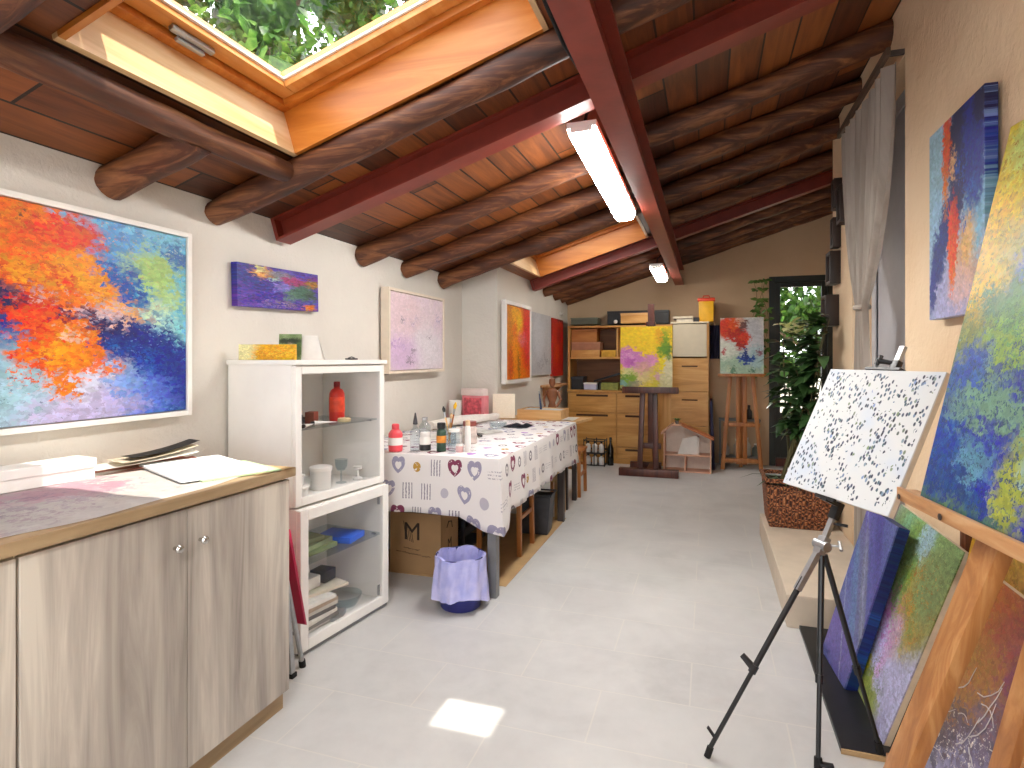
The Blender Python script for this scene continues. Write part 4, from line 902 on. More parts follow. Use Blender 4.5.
# ================================================================== BACK WALL: SHELVING, CUPBOARD, CHEST
YS, YE = 7.30, YB - .012
SX0, SX1, CX1 = XJ + .105, -.425, .012
D = YE - YS
o = thing('open_bookcase', 'honey pine open bookcase standing on the low drawer cupboard against the back wall', 'bookcase', ((SX0+SX1)/2, YS, .902))
w = (SX1 - SX0)/2
obj('side_panel', G().box(-w,-w+.028,.02,D,0,.80), M['shelf_wood_z'], o, None); obj('side_panel', G().box(w-.028,w,.02,D,0,.80), M['shelf_wood_z'], o, None)
obj('side_panel', G().box(-.02,.0,.03,D,.40,.775), M['shelf_wood_z'], o, None)
obj('back_panel', G().box(-w+.028,w-.028,D-.012,D,0,.80), wood('dark_pine_back', '#5d3413', '#7d4c22', '#946031', 0, 1., .5, 10), o, None)
for z in (.385, .777): obj('shelf', G().box(-w+.028 if z < .7 else -w-.004, w-.028 if z < .7 else w, .012, D-.012, z, z+.023, .002), M['shelf_wood'], o, None)
o = thing('drawer_cupboard', 'long low honey pine cupboard of wide drawers behind the dark studio easel', 'cupboard', ((SX0+SX1)/2, YS, 0))
obj('carcass', G().box(-w,w,.02,D,.0,.875), M['shelf_wood_z'], o, None); obj('worktop', G().box(-w-.006,w,-.008,D,.877,.90,.003), M['shelf_wood'], o, None)
obj('plinth', G().box(-w+.01,w-.01,.006,.019,.0,.062), M['shelf_wood'], o, None)
slot_shade_m = flat('slot_shade', '#3d200c', .8)  # flat dark strips on the drawers; shade of a slot put into colour
for x0, x1 in ((-w+.012, -.02), (-.008, .40)):
    for z0, z1 in ((.63,.865),(.215,.62),(.07,.205)):
        d = obj('drawer', G().box(x0,x1,.0,.019,z0,z1,.003), M['shelf_wood'], o, None)
        xm = (x0+x1)/2
        obj('slot_shade_strip', G().box(x0+.10, x1-.10, -.0012, 0, z1-.045, z1-.020), slot_shade_m, d, None)
o = thing('drawer_chest', 'tall honey pine chest of drawers with a white top drawer', 'chest', ((SX1+CX1)/2, YS, 0))
w2 = (CX1 - SX1)/2 - .002
obj('carcass', G().box(-w2,-w2+.022,0,D,0,1.71).box(w2-.022,w2,0,D,0,1.71).box(-w2+.022,w2-.022,.02,D,0,.05).box(-w2+.022,w2-.022,D-.01,D,.05,1.69).box(-w2+.022,w2-.022,.03,D-.01,.05,1.30), M['shelf_wood_z'], o, None)
obj('top_board', G().box(-w2-.004,w2+.004,-.012,D,1.71,1.73,.003), flat('cream_laminate', '#d8ccb2', .4, 0, .03), o, None)
obj('white_drawer', G().box(-w2+.025,w2-.025,.0,.02,1.315,1.70,.003), flat('cream_panel', '#c9bda4', .4, 0, .03), o, None)
obj('white_drawer_box', G().box(-w2+.03,w2-.03,.021,D-.02,1.32,1.68), flat('cream_panel_side', '#ddd3bf', .5, 0, .03), o, None)
for z0, z1 in ((.905,1.295),(.50,.895),(.07,.49)):
    d = obj('drawer', G().box(-w2+.006,w2-.006,-.006,.02,z0,z1,.003), M['shelf_wood'], o, None)
    obj('slot_shade_strip', G().box(-.09,.09,-.0075,-.006,z1-.10,z1-.085), slot_shade_m, d, None)
# things on the shelves
def carton(name, label, cat, x0, x1, y0, y1, z, h, m, lid=None, rz=0, group=None):
    cx, cy = (x0+x1)/2, (y0+y1)/2
    if lid is None: return solo(name, label, cat, G().box(x0-cx,x1-cx,y0-cy,y1-cy,0,h,min(.004, h*.2)), m, (cx,cy,z), (0,0,rz), group, None)
    o = thing(name, label, cat, (cx,cy,z), rz, group)
    obj('body', G().box(x0-cx,x1-cx,y0-cy,y1-cy,0,h*.8,.003), m, o, None); obj('lid', G().box(x0-cx-.004,x1-cx+.004,y0-cy-.004,y1-cy+.004,h*.8,h,.003), lid, o, None)
    return o
S1, S2, S0 = .902+.385+.0235, .902+.80+.0005, .9025
g_, brn = 'wooden boxes in the bookcase', wood('brown_box', '#8a521d', '#a9682a', '#bd7f3d', 0, 1., .5, 10)
carton('storage_box', 'long pale wooden box on the middle bookcase shelf below the flat pink box', 'box', SX0+.035, SX0+.40, YS+.03, YS+.30, S1, .09, M['shelf_wood'])
carton('storage_box', 'small yellow box on the middle bookcase shelf right of the long wooden box', 'box', SX0+.42, SX0+.60, YS+.04, YS+.30, S1, .088, flat('mustard_box', '#c79a2e', .6, 0, .2, 12), flat('mustard_lid', '#d8a93c', .6, 0, .15))
carton('storage_box', 'flat dusty pink box on top of the long wooden box in the bookcase', 'box', SX0+.04, SX0+.40, YS+.05, YS+.32, S1+.0905, .10, flat('dusty_pink_card', '#a9755a', .7), flat('dusty_pink_lid', '#b88468', .7))
carton('storage_box', 'orange brown wooden box topmost in the left bay of the bookcase', 'box', SX0+.035, SX0+.36, YS+.06, YS+.30, S1+.191, .165, brn, brn)
carton('storage_box', 'black box at the left end of the lowest bookcase shelf', 'box', SX0+.035, SX0+.185, YS+.05, YS+.30, S0, .16, M['black'], M['dark_grey'])
carton('storage_box', 'pale lilac and white box on the lowest bookcase shelf', 'box', SX0+.20, SX0+.36, YS+.03, YS+.2, S0, .085, flat('lilac_box', '#b9bfdb', .5, 0, .06), M['white_paper'])
carton('storage_box', 'olive green box on the lowest bookcase shelf under the black folder', 'box', SX0+.42, SX0+.63, YS+.02, YS+.25, S0, .09, flat('olive_box', '#80853c', .6, 0, .25, 25))
o = solo('black_folder', 'black folder slanting across the lowest bookcase shelf', 'folder', G().box(-.20,.20,-.12,.12,0,.022,.004), M['black'], (SX0+.52, YS+.17, S0+.155)); o.rotation_euler = (0, R(-17), 0)
solo('black_jar', 'small dark jar between the lilac box and the olive box', 'jar', G().lathe([(.03,0),(.032,.004),(.032,.07),(.022,.085),(.022,.10),(.0001,.102)]), M['black'], (SX0+.39, YS+.14, S0))
# on top of the furniture
carton('keyboard_case', 'long black case lying on top of the bookcase behind the easel', 'case', -1.22, -.46, YS+.24, YS+.42, S2+.0235, .17, M['black'], M['black'])
carton('storage_box', 'pale wooden box in front of the black case on top of the bookcase', 'box', -1.02, -.66, YS+.02, YS+.21, S2+.0235, .125, M['shelf_wood'], M['light_wood_x'])
carton('storage_box', 'dark translucent flat box at the left end on top of the bookcase', 'box', SX0+.02, SX0+.36, YS+.1, YS+.36, S2+.0235, .085, flat('smoky_plastic', '#575c4c', .3, 0, .1), flat('smoky_lid', '#6b6f60', .3))
solo('white_ball', 'small white ball on top of the bookcase left of the wooden box', 'ball', G().lathe([(.0001,0),(.018,.004),(.026,.018),(.026,.03),(.018,.046),(.0001,.05)]), M['white'], (-1.09, YS+.06, S2+.0238))
for i, (c, a, b, t) in enumerate((('#d8cfbd', -.36, -.17, .032), ('#6d6258', -.39, -.18, .010), ('#d9cdb6', -.40, -.17, .026))):
    carton('book', '%s book lying on top of the chest of drawers' % ('lowest pale','thin dark middle','topmost pale')[i], 'book', a, b, YS+.04, YS+.24, 1.7305+(0,.0325,.043)[i], t, flat('book_%d' % i, c, .6), group='books on the chest')
carton('black_box', 'small black box right of the books on the chest of drawers', 'box', -.165, -.10, YS+.06, YS+.16, 1.7305, .055, M['black'])
o = thing('yellow_bin', 'yellow square tin with a red lid on top of the chest of drawers', 'tin', (-.02, YS+.16, 1.7305))
obj('body', G().hexa([(-.082,-.085,0),(.082,-.085,0),(.082,.085,0),(-.082,.085,0)],[(-.088,-.09,.245),(.088,-.09,.245),(.088,.09,.245),(-.088,.09,.245)], .01), flat('egg_yellow', '#eeb41e', .4, 0, .06), o)
redlid = flat('tomato_red', '#d8401c', .4, 0, .06)
obj('lid', G().box(-.10,.10,-.10,.10,.2455,.285,.012), redlid, o); obj('handle', G().tube([(-.04,0,.285),(-.03,0,.315),(.03,0,.315),(.04,0,.285)], .008, 8), redlid, o)
# navy cloths beside the chest
def drape(w, h, k): return lambda u, v: (-.5*w + w*u, .012*math.sin(u*14+v*2+k) + .02, -h*v)
nav = flat('navy_cloth', '#2b2a44', .9, 0, .15, 20)
o = thing('apron', 'dark navy apron hanging on the right side of the tall chest', 'apron', (.075, YS+.10, 1.69))
obj('cloth', G().grid(drape(.11,.40,0), 14, 16, .006), nav, o); obj('hook', G().tube([(-.06,.03,.0),(.0,.03,.02),(.0,.0,.0)], .004, 6), M['steel'], o)
solo('navy_portfolio', 'dark navy portfolio leaning between the tall chest and the small easel', 'portfolio', G().hexa([(-.02,-.25,0),(.015,-.25,0),(.015,.25,0),(-.02,.25,0)],[(-.045,-.25,.80),(-.015,-.25,.80),(-.015,.25,.80),(-.045,.25,.80)], .004), nav, (.064, 7.475, 0))

# ------------------------------------------------------------------ dark studio easel and its painting
EX, EY = -.60, 6.63
o = thing('studio_easel', 'dark mahogany studio easel in front of the back wall shelving', 'easel', (EX, EY, 0))
dm = M['easel_dark']
obj('base_beam', G().box(-.34,.30,-.06,.03,.0,.085,.008), dm, o); obj('base_beam', G().box(-.05,.05,.031,.52,.01,.075,.006), dm, o)
obj('base_beam', G().box(-.28,.08,.47,.53,.0,.07,.006), dm, o)
for x in (-.115, .06): obj('upright', G().bar((x,-.01,.085),(x*.75,.03,.95),.055,.045,(0,1,0),.004), dm, o)
obj('mast', G().box(-.035,.035,.062,.102,.30,1.90,.004), dm, o)
obj('tray', G().box(-.30,.30,-.055,.055,.915,.965,.006), dm, o); obj('tray_lip', G().box(-.30,.30,-.07,-.056,.915,.985,.003), dm, o)
obj('cross_brace', G().box(-.13,.11,.02,.06,.30,.36,.004), dm, o)
obj('canvas_clamp', G().box(-.05,.05,.02,.125,1.655,1.70,.004), dm, o); obj('brace', G().bar((0,.50,.07),(0,.115,1.0),.035,.03), dm, o)
yp = paint('yellow_garden', .56, .68, [(.3, '#f2c424'), (.5, '#f5d23a'), (.7, '#f3c931')], [
    (.5,.15,.8,.25,0,'#e6cf7a',.5,.9), (.62,.12,.2,.2,0,'#d9c84a',.6,.8), (.92,.25,.15,.3,0,'#e2dcb8',.5,.9), (.35,.2,.25,.15,0,'#dccb9c',.6,.8), (.85,.1,.12,.12,0,'#d5cf9c',.6,.8),
    (.15,.5,.22,.16,0,'#d486c4',.4,1), (.30,.45,.2,.14,-20,'#d68fc6',.4,1), (.56,.44,.16,.1,10,'#e09ac8',.45,.95), (.12,.56,.12,.1,0,'#e6b4d0',.5,.8,.5), (.2,.44,.08,.06,0,'#b765b0',.5,.8), (.45,.33,.16,.1,0,'#dcae9c',.6,.8), (.72,.2,.06,.05,0,'#cfa0b4',.5,.8),
    (.1,.12,.2,.14,0,'#6f9440',.4,1), (.22,.14,.12,.1,0,'#86a83c',.5,.9), (.07,.06,.1,.06,0,'#7fa39a',.5,.9), (.3,.05,.12,.06,0,'#8d8a72',.5,.8), (.14,.28,.1,.06,0,'#d7d79a',.5,.8),
    (.86,.78,.1,.2,-10,'#8aa52e',.4,1), (.84,.62,.12,.14,0,'#6f9a2c',.45,1), (.92,.55,.06,.1,0,'#4f7d24',.5,.8), (.74,.85,.06,.12,0,'#e6a52a',.5,.8), (.8,.4,.04,.14,0,'#f2dc3a',.5,.9), (.95,.95,.1,.08,0,'#c9b23c',.5,.8)], 6.3, .05, .035, dab=17, var=.09)
canvas('easel_painting', 'yellow painting with pink blossom on the dark studio easel', .56, .68, .025, yp, (-.645, 6.588, .9665), R(0), R(2.5), edge=M['canvas_edge'])

# ------------------------------------------------------------------ doll's house shelf, bottle rack
o = thing('house_shelf', 'pale pink wooden house-shaped shelf on the floor right of the studio easel', 'shelf', (-.225, 6.97, 0))
pw = wood('pale_pink_wood', '#c79274', '#dcae92', '#e8c2a8', 0, 1., .5, 12)
t = .014; dd = .22
obj('side_wall', G().box(-.26,-.26+t,0,dd,0,.44), pw, o, None); obj('side_wall', G().box(.26-t,.26,0,dd,0,.385), pw, o, None)
obj('floor', G().box(-.26+t,.26-t,0,dd,0.002,t), pw, o, None); obj('middle_floor', G().box(-.26+t,.26-t,0,dd,.185,.185+t), pw, o, None)
obj('divider', G().box(-.03,-.03+t,.0,dd,t,.185), pw, o, None)
obj('back_wall', G().prism([(-.26,dd,0),(.26,dd,0),(.26,dd,.385),(-.06,dd,.525),(-.17,dd,.525),(-.26,dd,.44)], (0,.008,0)), flat('pale_back', '#e9dccf', .7, 0, .04), o, None)
rf = M['easel_wood_y']
obj('roof', G().hexa([(-.06,-.01,.525),(.285,-.01,.374),(.285,dd+.01,.374),(-.06,dd+.01,.525)],[(-.06,-.01,.541),(.29,-.01,.388),(.29,dd+.01,.388),(-.06,dd+.01,.541)]), wood('roof_wood', '#a35c36', '#c1764a', '#d18b60', 0, 1.), o, None)
obj('roof', G().hexa([(-.17,-.01,.525),(-.06,-.01,.525),(-.06,dd+.01,.525),(-.17,dd+.01,.525)],[(-.17,-.01,.541),(-.06,-.01,.541),(-.06,dd+.01,.541),(-.17,dd+.01,.541)]), pw, o, None)
obj('roof', G().hexa([(-.285,-.01,.42),(-.17,-.01,.525),(-.17,dd+.01,.525),(-.285,dd+.01,.42)],[(-.29,-.01,.436),(-.17,-.01,.541),(-.17,dd+.01,.541),(-.29,dd+.01,.436)]), pw, o, None)
solo('paper_stack', 'white papers standing inside the house-shaped shelf', 'papers', G().hexa([(-.12,0,0),(.09,0,0),(.09,.05,0),(-.12,.05,0)],[(-.07,.04,.17),(.09,.05,.21),(.09,.09,.21),(-.07,.09,.17)]).box(.093,.115,.01,.1,0,.20), M['white_paper'], (-.21, 7.03, .1995))
lf_small = leafmat('small_green_leaf', '#40602a', '#5f8440', '#8bab62', .25)
o = thing('sprig_pot', 'small green sprig in a tiny pot on the house-shaped shelf', 'plant', (-.34, 7.06, .5415))
obj('pot', G().lathe([(.018,0),(.024,.035),(.021,.035),(.016,.004)], seg=14), M['grey_metal'], o)
g = G()
for k in range(16): a = k*2.4; g.leaf((.004*math.cos(a), .004*math.sin(a), .03), (math.cos(a), math.sin(a), .9+.03*k), (0,0,1), .055, .026)
obj('leaves', g, lf_small, o)
o = thing('bottle_rack', 'black wire rack of white bottles on the floor by the drawer cupboard', 'rack', (-1.30, 7.13, 0))
g = G()
for z in (.012, .15, .30):
    g.tube([(-.125,-.085,z),(.125,-.085,z),(.125,.085,z),(-.125,.085,z),(-.125,-.085,z)], .006, 6)
for x in (-.125, 0, .125):
    for y in (-.085, .085): g.tube([(x,y,0),(x,y,.32)], .006, 6)
obj('wire_frame', g, M['black'], o); obj('base_sheet', G().box(-.125,.125,-.085,.085,.004,.012), M['black'], o)
for z, tier in ((.0125, 'lower'), (.162, 'upper')):
    if z > .1: obj('shelf_sheet', G().box(-.12,.12,-.08,.08,.153,.161), M['black'], o)
    for i, x in enumerate((-.08, 0, .08)):
        bottle('white_bottle', '%s white bottle on the %s tier of the black wire rack' % (('left','middle','right')[i], tier), (-1.30+x, 7.09, z), [(.030,0),(.032,.004),(.032,.085),(.013,.10),(.012,.108)], plas, [(.014,.108),(.014,.128),(.011,.13)], M['black'], 14, group='white bottles in the wire rack')
bottle('wine_bottle', 'tall black wine bottle standing right of the wire rack', (-1.122, 7.17, 0), [(.036,0),(.038,.006),(.038,.20),(.014,.27),(.0135,.33)], flat('dark_bottle_glass', '#15130f', .15), [(.015,.30),(.015,.335),(.012,.337)], M['black'])

# ------------------------------------------------------------------ wooden easel and red painting by the back wall
o = thing('wooden_easel', 'orange wood studio easel carrying the red, white and blue painting', 'easel', (.37, 7.34, 0))
ew = M['orange_wood']
for (a, b) in (((-.21,-.02),(-.07,.07)), ((.21,-.02),(.07,.07))): obj('leg', G().bar((a[0],a[1],0),(b[0],b[1],1.72),.045,.03,(0,1,0),.003), ew, o)
obj('mast', G().box(-.06,-.015,.015,.045,.06,1.60,.003), ew, o); obj('mast', G().box(.015,.06,.015,.045,.06,1.60,.003), ew, o)
obj('tray', G().box(-.26,.26,-.06,.03,1.085,1.118,.003), ew, o); obj('cross_bar', G().box(-.20,.20,.0,.035,.50,.545,.003), ew, o); obj('cross_bar', G().box(-.22,.22,-.01,.03,.085,.13,.003), ew, o)
obj('rear_leg', G().bar((.0,.19,0),(0,.085,1.5),.04,.03), ew, o)
rw = paint('red_blue', .47, .65, [(.3, '#cfd6cc'), (.5, '#d9d9d2'), (.7, '#c4cfd0')], [
    (.5,.15,.7,.2,0,'#a9c4ae',.5,1), (.75,.6,.3,.4,0,'#c6c8cf',.5,.9), (.85,.3,.2,.2,0,'#a9c8cf',.5,.8), (.15,.4,.2,.15,0,'#d8ddd0',.5,.9),
    (.2,.82,.28,.2,0,'#cf3a16',.35,1), (.4,.7,.25,.14,-30,'#b5260f',.35,1), (.55,.62,.14,.16,-20,'#d53a18',.35,1), (.48,.5,.12,.08,0,'#a82414',.4,1), (.3,.9,.15,.1,0,'#e0561c',.4,.9), (.55,.85,.1,.08,0,'#5e1c12',.4,.9), (.45,.95,.12,.06,0,'#d6aa96',.5,.9),
    (.08,.4,.07,.05,0,'#b84a54',.5,.9), (.9,.36,.08,.04,0,'#8a4a5c',.5,.9), (.55,.27,.16,.07,-10,'#2c4aa0',.35,1), (.7,.24,.14,.05,10,'#33509a',.4,1), (.58,.33,.05,.1,0,'#24387e',.4,1), (.25,.08,.12,.06,0,'#c9d8b8',.5,.9), (.3,.06,.06,.08,20,'#55806a',.5,.9), (.75,.05,.06,.06,0,'#44705c',.5,.9), (.5,.4,.6,.3,0,'#f0efe6',.5,.7,-.64)], 8.1, .06, .045, dab=18, var=.1)
canvas('easel_painting', 'red, white and blue abstract painting on the orange wood easel by the back wall', .47, .65, .025, rw, (.37, 7.287, 1.1185), 0, R(2.5), edge=M['canvas_edge'])
# odds and ends on the floor behind that easel
o = thing('low_stand', 'low grey wire stand on the floor behind the orange wood easel', 'stand', (.36, 7.66, 0))
g = G()
for x in (-.22, .22):
    for y in (-.06, .06): g.tube([(x,y,0),(x,y,.56)], .009, 8)
obj('frame', g, M['grey_metal'], o); obj('shelf', G().box(-.235,.235,-.075,.075,.54,.565,.003), M['grey_metal'], o); obj('shelf', G().box(-.235,.235,-.075,.075,.10,.118,.003), M['grey_metal'], o)
for i, (x, hgt, c, nm) in enumerate(((-.15,.16,'#d9dadb','white'), (-.03,.20,'#9b8f80','brown'), (.09,.22,'#cfd3d0','pale grey'), (.18,.15,'#5d6660','dark green'))):
    bottle('spirit_bottle', '%s bottle on the bottom shelf of the grey stand behind the easel' % nm, (.36+x, 7.66, .1185), [(.034,0),(.037,.006),(.037,hgt*.6),(.014,hgt*.8),(.013,hgt*.9)], flat('bottle_%d' % i, c, .35), [(.016,hgt*.9),(.016,hgt),(.012,hgt*1.01)], M['white'], 14)
bottle('spirit_bottle', 'dark bottle on the top shelf of the grey stand behind the easel', (.47, 7.66, .5655), [(.03,0),(.034,.006),(.034,.09),(.014,.12),(.013,.14)], M['dark_grey'], [(.015,.14),(.015,.165),(.012,.167)], M['black'], 14)

# ------------------------------------------------------------------ garden door
dk = flat('dark_green_black_paint', '#1d2320', .4, 0, .12, 8)
d = struct('door_1', G().frame(Matrix.Translation((0, YB-.012, 0)), DX0, DX1, .0, DZ, .07, .11, .003), dk)
obj('leaf_frame', G().frame(Matrix.Translation((0, YB+.02, 0)), DX0+.072, DX1-.072, .10, DZ-.072, .055, .045, .003).box(DX0+.127, DX1-.127, YB+.02, YB+.065, .58, .64), dk, d, None)
obj('lower_panel', G().box(DX0+.127, DX1-.127, YB+.03, YB+.05, .15, .58), dk, d, None)
obj('pane', G().box(DX0+.127, DX1-.127, YB+.040, YB+.046, .64, DZ-.125), M['glass'], d, None)
obj('handle', G().tube([(DX0+.10,YB+.02,1.05),(DX0+.10,YB-.03,1.05),(DX0+.20,YB-.035,1.05)], .009, 8), M['alu'], d)
obj('threshold', G().box(DX0+.07, DX1-.07, YB-.04, YB+.06, .0, .098, .004), M['easel_dark'], d, None)
# garden outside
struct('ground_1', G().box(-9, 9, 8.0, 26, -.25, -.15).box(-14, -2.5, -6, 26, -.32, -.25), flat('garden_ground', '#b8b09c', .9, 0, .2, 3)) 
solo('garden_wall', 'white rendered garden wall seen through the glass door', 'wall', G().box(-.6, 3.6, 9.9, 10.1, -.15, .95).box(-.65, 3.65, 9.85, 10.15, .95, 1.0), plaster('white_render', '#efece4', '#e6e3da'), smooth=None)
tl = [leafmat('tree_leaf_a', '#24401a', '#47702a', '#7d9c48', .5), leafmat('tree_leaf_b', '#1e3814', '#3a6424', '#6a9040', .5)]
bark = wood('tree_bark', '#3f3226', '#5d4c3a', '#7a6750', 2, .5, .9, 20, .8)
def tree(label, base, h, rad, zc, nleaf, seed, ls=.16, group='garden trees'):
    r = random.Random(seed)
    o = thing('garden_tree', label, 'tree', base, 0, group)
    g = G().tube([(0,0,0),(.1,.05,zc*.5),(.0,.1,zc),(0,.0,h*.85)], [.16,.13,.10,.03], 10)
    for k in range(9):
        a = r.random()*6.28; z = zc*.7 + (h-zc*.7)*r.random()*.8
        g.tube([(0,.05,z*.8),(rad*.4*math.cos(a),rad*.4*math.sin(a),z),(rad*.8*math.cos(a),rad*.8*math.sin(a),z+.5)], [.06,.04,.01], 6)
    obj('trunk', g, bark, o)
    g = G(); k = 0
    cl = [(r.uniform(-1,1)*rad*.75, r.uniform(-1,1)*rad*.75, zc + (h-zc)*r.random()) for _ in range(26)]
    for i in range(nleaf):
        c = cl[i % len(cl)]
        p = Vector(c) + Vector((r.gauss(0,1), r.gauss(0,1), r.gauss(0,.8))) * rad*.22
        if i < len(cl):
            r_ = rad*.20; g.lathe([(.0001,-r_),(r_*.75,-r_*.7),(r_*1.1,-.1*r_),(r_*.8,r_*.6),(.0001,r_)], c, 7, r.uniform(.8,1.3), r.uniform(.8,1.3))
        g.leaf(p, (r.uniform(-1,1), r.uniform(-1,1), r.uniform(-.9,.3)), (r.uniform(-1,1), r.uniform(-1,1), 1), ls*r.uniform(.7,1.3), ls*.55)
    obj('crown', g, tl[seed % 2], o)
    return o
tree('leafy tree seen through the big roof window, nearest the frame handle', (-7.2, 5.2, -.28), 11.5, 2.9, 3.2, 8000, 2, .19)
tree('leafy tree seen at the right end of the big roof window', (-5.0, 9.2, -.28), 12.0, 2.9, 4.0, 8000, 3, .19)
tree('leafy tree seen at the left end of the big roof window', (-8.2, 9.4, -.28), 13.0, 3.0, 4.0, 8000, 5, .19)
tree('leafy tree seen through the garden door', (2.4, 12.6, -.16), 5.5, 1.9, .9, 6500, 4, .17)
tree('unseen leafy tree added beside the right wall to shade the far roof window', (2.9, 5.6, -.28), 9.5, 2.5, 4.6, 7000, 9, .2)  # out-of-view tree put in to keep sun off the far roof window
tree('leafy tree further back through the garden door', (.2, 14.0, -.16), 6.5, 2.2, 1.0, 6500, 7, .19)
# ================================================================== RIGHT SIDE
# planter with the big plant, on the step
o = thing('potted_plant', 'large leafy plant with pale tips in a woven brown planter on the stone step', 'plant', (.575, 4.49, .1605))
n = N('woven_rattan')
xyz = n.n('ShaderNodeSeparateXYZ'); n.l(n.n('ShaderNodeTexCoord').outputs['Object'], xyz.inputs[0])
u_ = n.math('ADD', xyz.outputs[0], xyz.outputs[1])
wv = n.math('MULTIPLY', n.math('SINE', n.math('MULTIPLY', u_, 160)), n.math('SINE', n.math('ADD', n.math('MULTIPLY', xyz.outputs[2], 190), n.math('MULTIPLY', n.noise(n.coord(), 26, 2), 22.))))
n.bump(wv, .8, .006)
rat = n.fin(n.ramp(n.math('MULTIPLY_ADD', wv, .5, .5), [(.2, '#3d1e0e'), (.55, '#7d4424'), (.9, '#b3764a')]), .6)
g = G().hexa([(-.185,-.165,0),(.185,-.165,0),(.185,.165,0),(-.185,.165,0)],[(-.205,-.18,.285),(.205,-.18,.285),(.205,.18,.285),(-.205,.18,.285)], .012)
obj('planter', g, rat, o)
obj('planter_rim', G().frame(Matrix.Translation((0,0,.30)) @ Matrix.Rotation(R(90),4,'X'), -.215,.215,-.19,.19,.022,.028,.004), rat, o)
obj('soil', G().box(-.188,.188,-.165,.165,.281,.29), flat('dark_soil', '#241a12', .95, 0, .3, 30, .6), o)
r = random.Random(11)
gs = G(); gl = G(); stems = []
for k in range(11):
    a = r.random()*6.28; q = r.uniform(.03,.13)
    b = Vector((q*math.cos(a), q*math.sin(a)*.8, .285)); top = Vector((.02 + r.uniform(-.11,.16), r.uniform(-.22,.10), r.uniform(.85, 1.40)))
    mid = (b + top)/2 + Vector((r.uniform(-.08,.08), r.uniform(-.08,.08), .1))
    pts = []
    for i in range(9):
        t = i/8; pts.append(b*(1-t)**2 + mid*2*t*(1-t) + top*t*t)
    gs.tube(pts, [.009 - .0007*i for i in range(9)], 7); stems.append(pts)
    for i in range(1, 9):
        for j in range(5 if i > 3 else (2 if i > 2 else 0)):
            aa = r.random()*6.28
            gl.leaf(pts[i] + Vector((r.gauss(0,.01), r.gauss(0,.01), r.gauss(0,.02))), (-abs(math.cos(aa)) if pts[i].x > .06 else math.cos(aa), math.sin(aa), r.uniform(-.35,.6)), (r.uniform(-.3,.3), r.uniform(-.3,.3), 1), r.uniform(.12,.20), r.uniform(.055,.085), r.uniform(.1,.5))
for k in range(24):
    aa = r.random()*6.28; q = r.uniform(.05,.16)
    gl.leaf((q*math.cos(aa), q*math.sin(aa)*.8, .287), (math.cos(aa), math.sin(aa), r.uniform(.3,1.3)), (0,0,1), r.uniform(.10,.20), .03, .7)
obj('stems', gs, flat('green_brown_stem', '#4f4a2a', .7), o); obj('leaves', gl, leafmat('dark_plant_leaf', '#1f3318', '#33502a', '#55754a', .2, .28), o)
gf = G()
for k in range(26):
    c = Vector((.0, -.10, 1.34)) + Vector((r.gauss(0,.07), r.gauss(0,.05), r.gauss(0,.03)))
    aa = r.random()*6.28; gf.leaf(c, (math.cos(aa), math.sin(aa), r.uniform(-.2,.9)), (0,0,1), .085, .05, .3)
obj('pale_tips', gf, leafmat('pale_yellow_tip', '#c9cc7a', '#e2e2a8', '#f2efcf', .4), o)  # pale yellow leaf shapes gathered near the stem tops
# climbing vine left of the door
o = thing('climbing_vine', 'thin trailing vine with small leaves on the wall left of the garden door', 'vine', (.63, YB-.02, 1.22))
r = random.Random(3); gs = G(); gl = G()
for k in range(5):
    x = r.uniform(-.16,.06); pts = [(x + .04*math.sin(i*.9+k), -.02 - .008*k - (.012 if i else 0), 1.02 - .12*i - .3*(k % 2)) for i in range(8)]
    pts = [(px_, py_, min(pz_, .9) if i else pz_) for i, (px_, py_, pz_) in enumerate(pts)]
    gs.tube(pts, .0025, 5)
    for p in pts:
        for j in range(4):
            aa = r.random()*6.28; gl.leaf(p, (math.cos(aa), -abs(math.sin(aa))*.6, r.uniform(-.9,.4)), (0,-1,.4), r.uniform(.05,.085), .035, .3)
obj('stems', gs, flat('vine_stem', '#6d6a3c', .8), o); obj('leaves', gl, lf_small, o)

# curtain, rail and the door in the niche
d = struct('door_2', G().box(XR+.12, XR+.16, NY0, NY1, .16, NZ), flat('pale_grey_door', '#b9bac0', .5, 0, .03))
obj('panel', G().frame(Matrix.Translation((XR+.112,0,0)) @ Matrix.Rotation(R(90),4,'Z'), NY0+.005, NY1-.005, .165, NZ-.005, .08, -.012+.02, .002), flat('pale_grey_trim', '#bfc0c5', .5), d, None)
o = thing('curtain_rail', 'dark wooden curtain rail above the curtained side door', 'rail', (XR, (NY0+NY1)/2, 2.68))
L = (NY1-NY0)/2 + .02
obj('rod', G().bar((-.07,-L,0),(-.07,L,0),.018,.036), flat('brown_rail', '#5b4638', .5), o, None)
for s in (-1, 1): obj('bracket', G().box(-.06,0,s*(L-.03)-.008,s*(L-.03)+.008,-.012,.012,.002), M['dark_metal'], o, None)
def cur(u, v):
    # v: 0 top .. 1 bottom ; gathered by a tie at v=.46
    z = 2.645 - 2.42*v
    tie = .445
    y0t, y1t = NY0 + .02, NY1 - .02
    yt0, yt1 = 3.50, 3.64
    k = min(1, v/tie); k = .12*k + .88*k**2.6
    if v > tie: k = 1
    a = y1t*(1-k) + yt1*k; b = y0t*(1-k) + yt0*k
    if v > tie:
        q = (v-tie)/(1-tie); a += .06*min(1,q*3); b -= .10*min(1,q*3)
    amp = .024*(1-.4*k)
    return (XR - .05 - .012*k + amp*math.sin(u*52+math.sin(v*5)) + .35*amp*math.sin(u*111+v*3), a + (b-a)*u, z)
n = N('sheer_voile'); cc = n.mix(n.rng(n.noise(n.coord(scale=(3,14,.6)),1,4),.35,.65), '#b2a69a', '#c9c0b6')
n.fin(cc, .8)
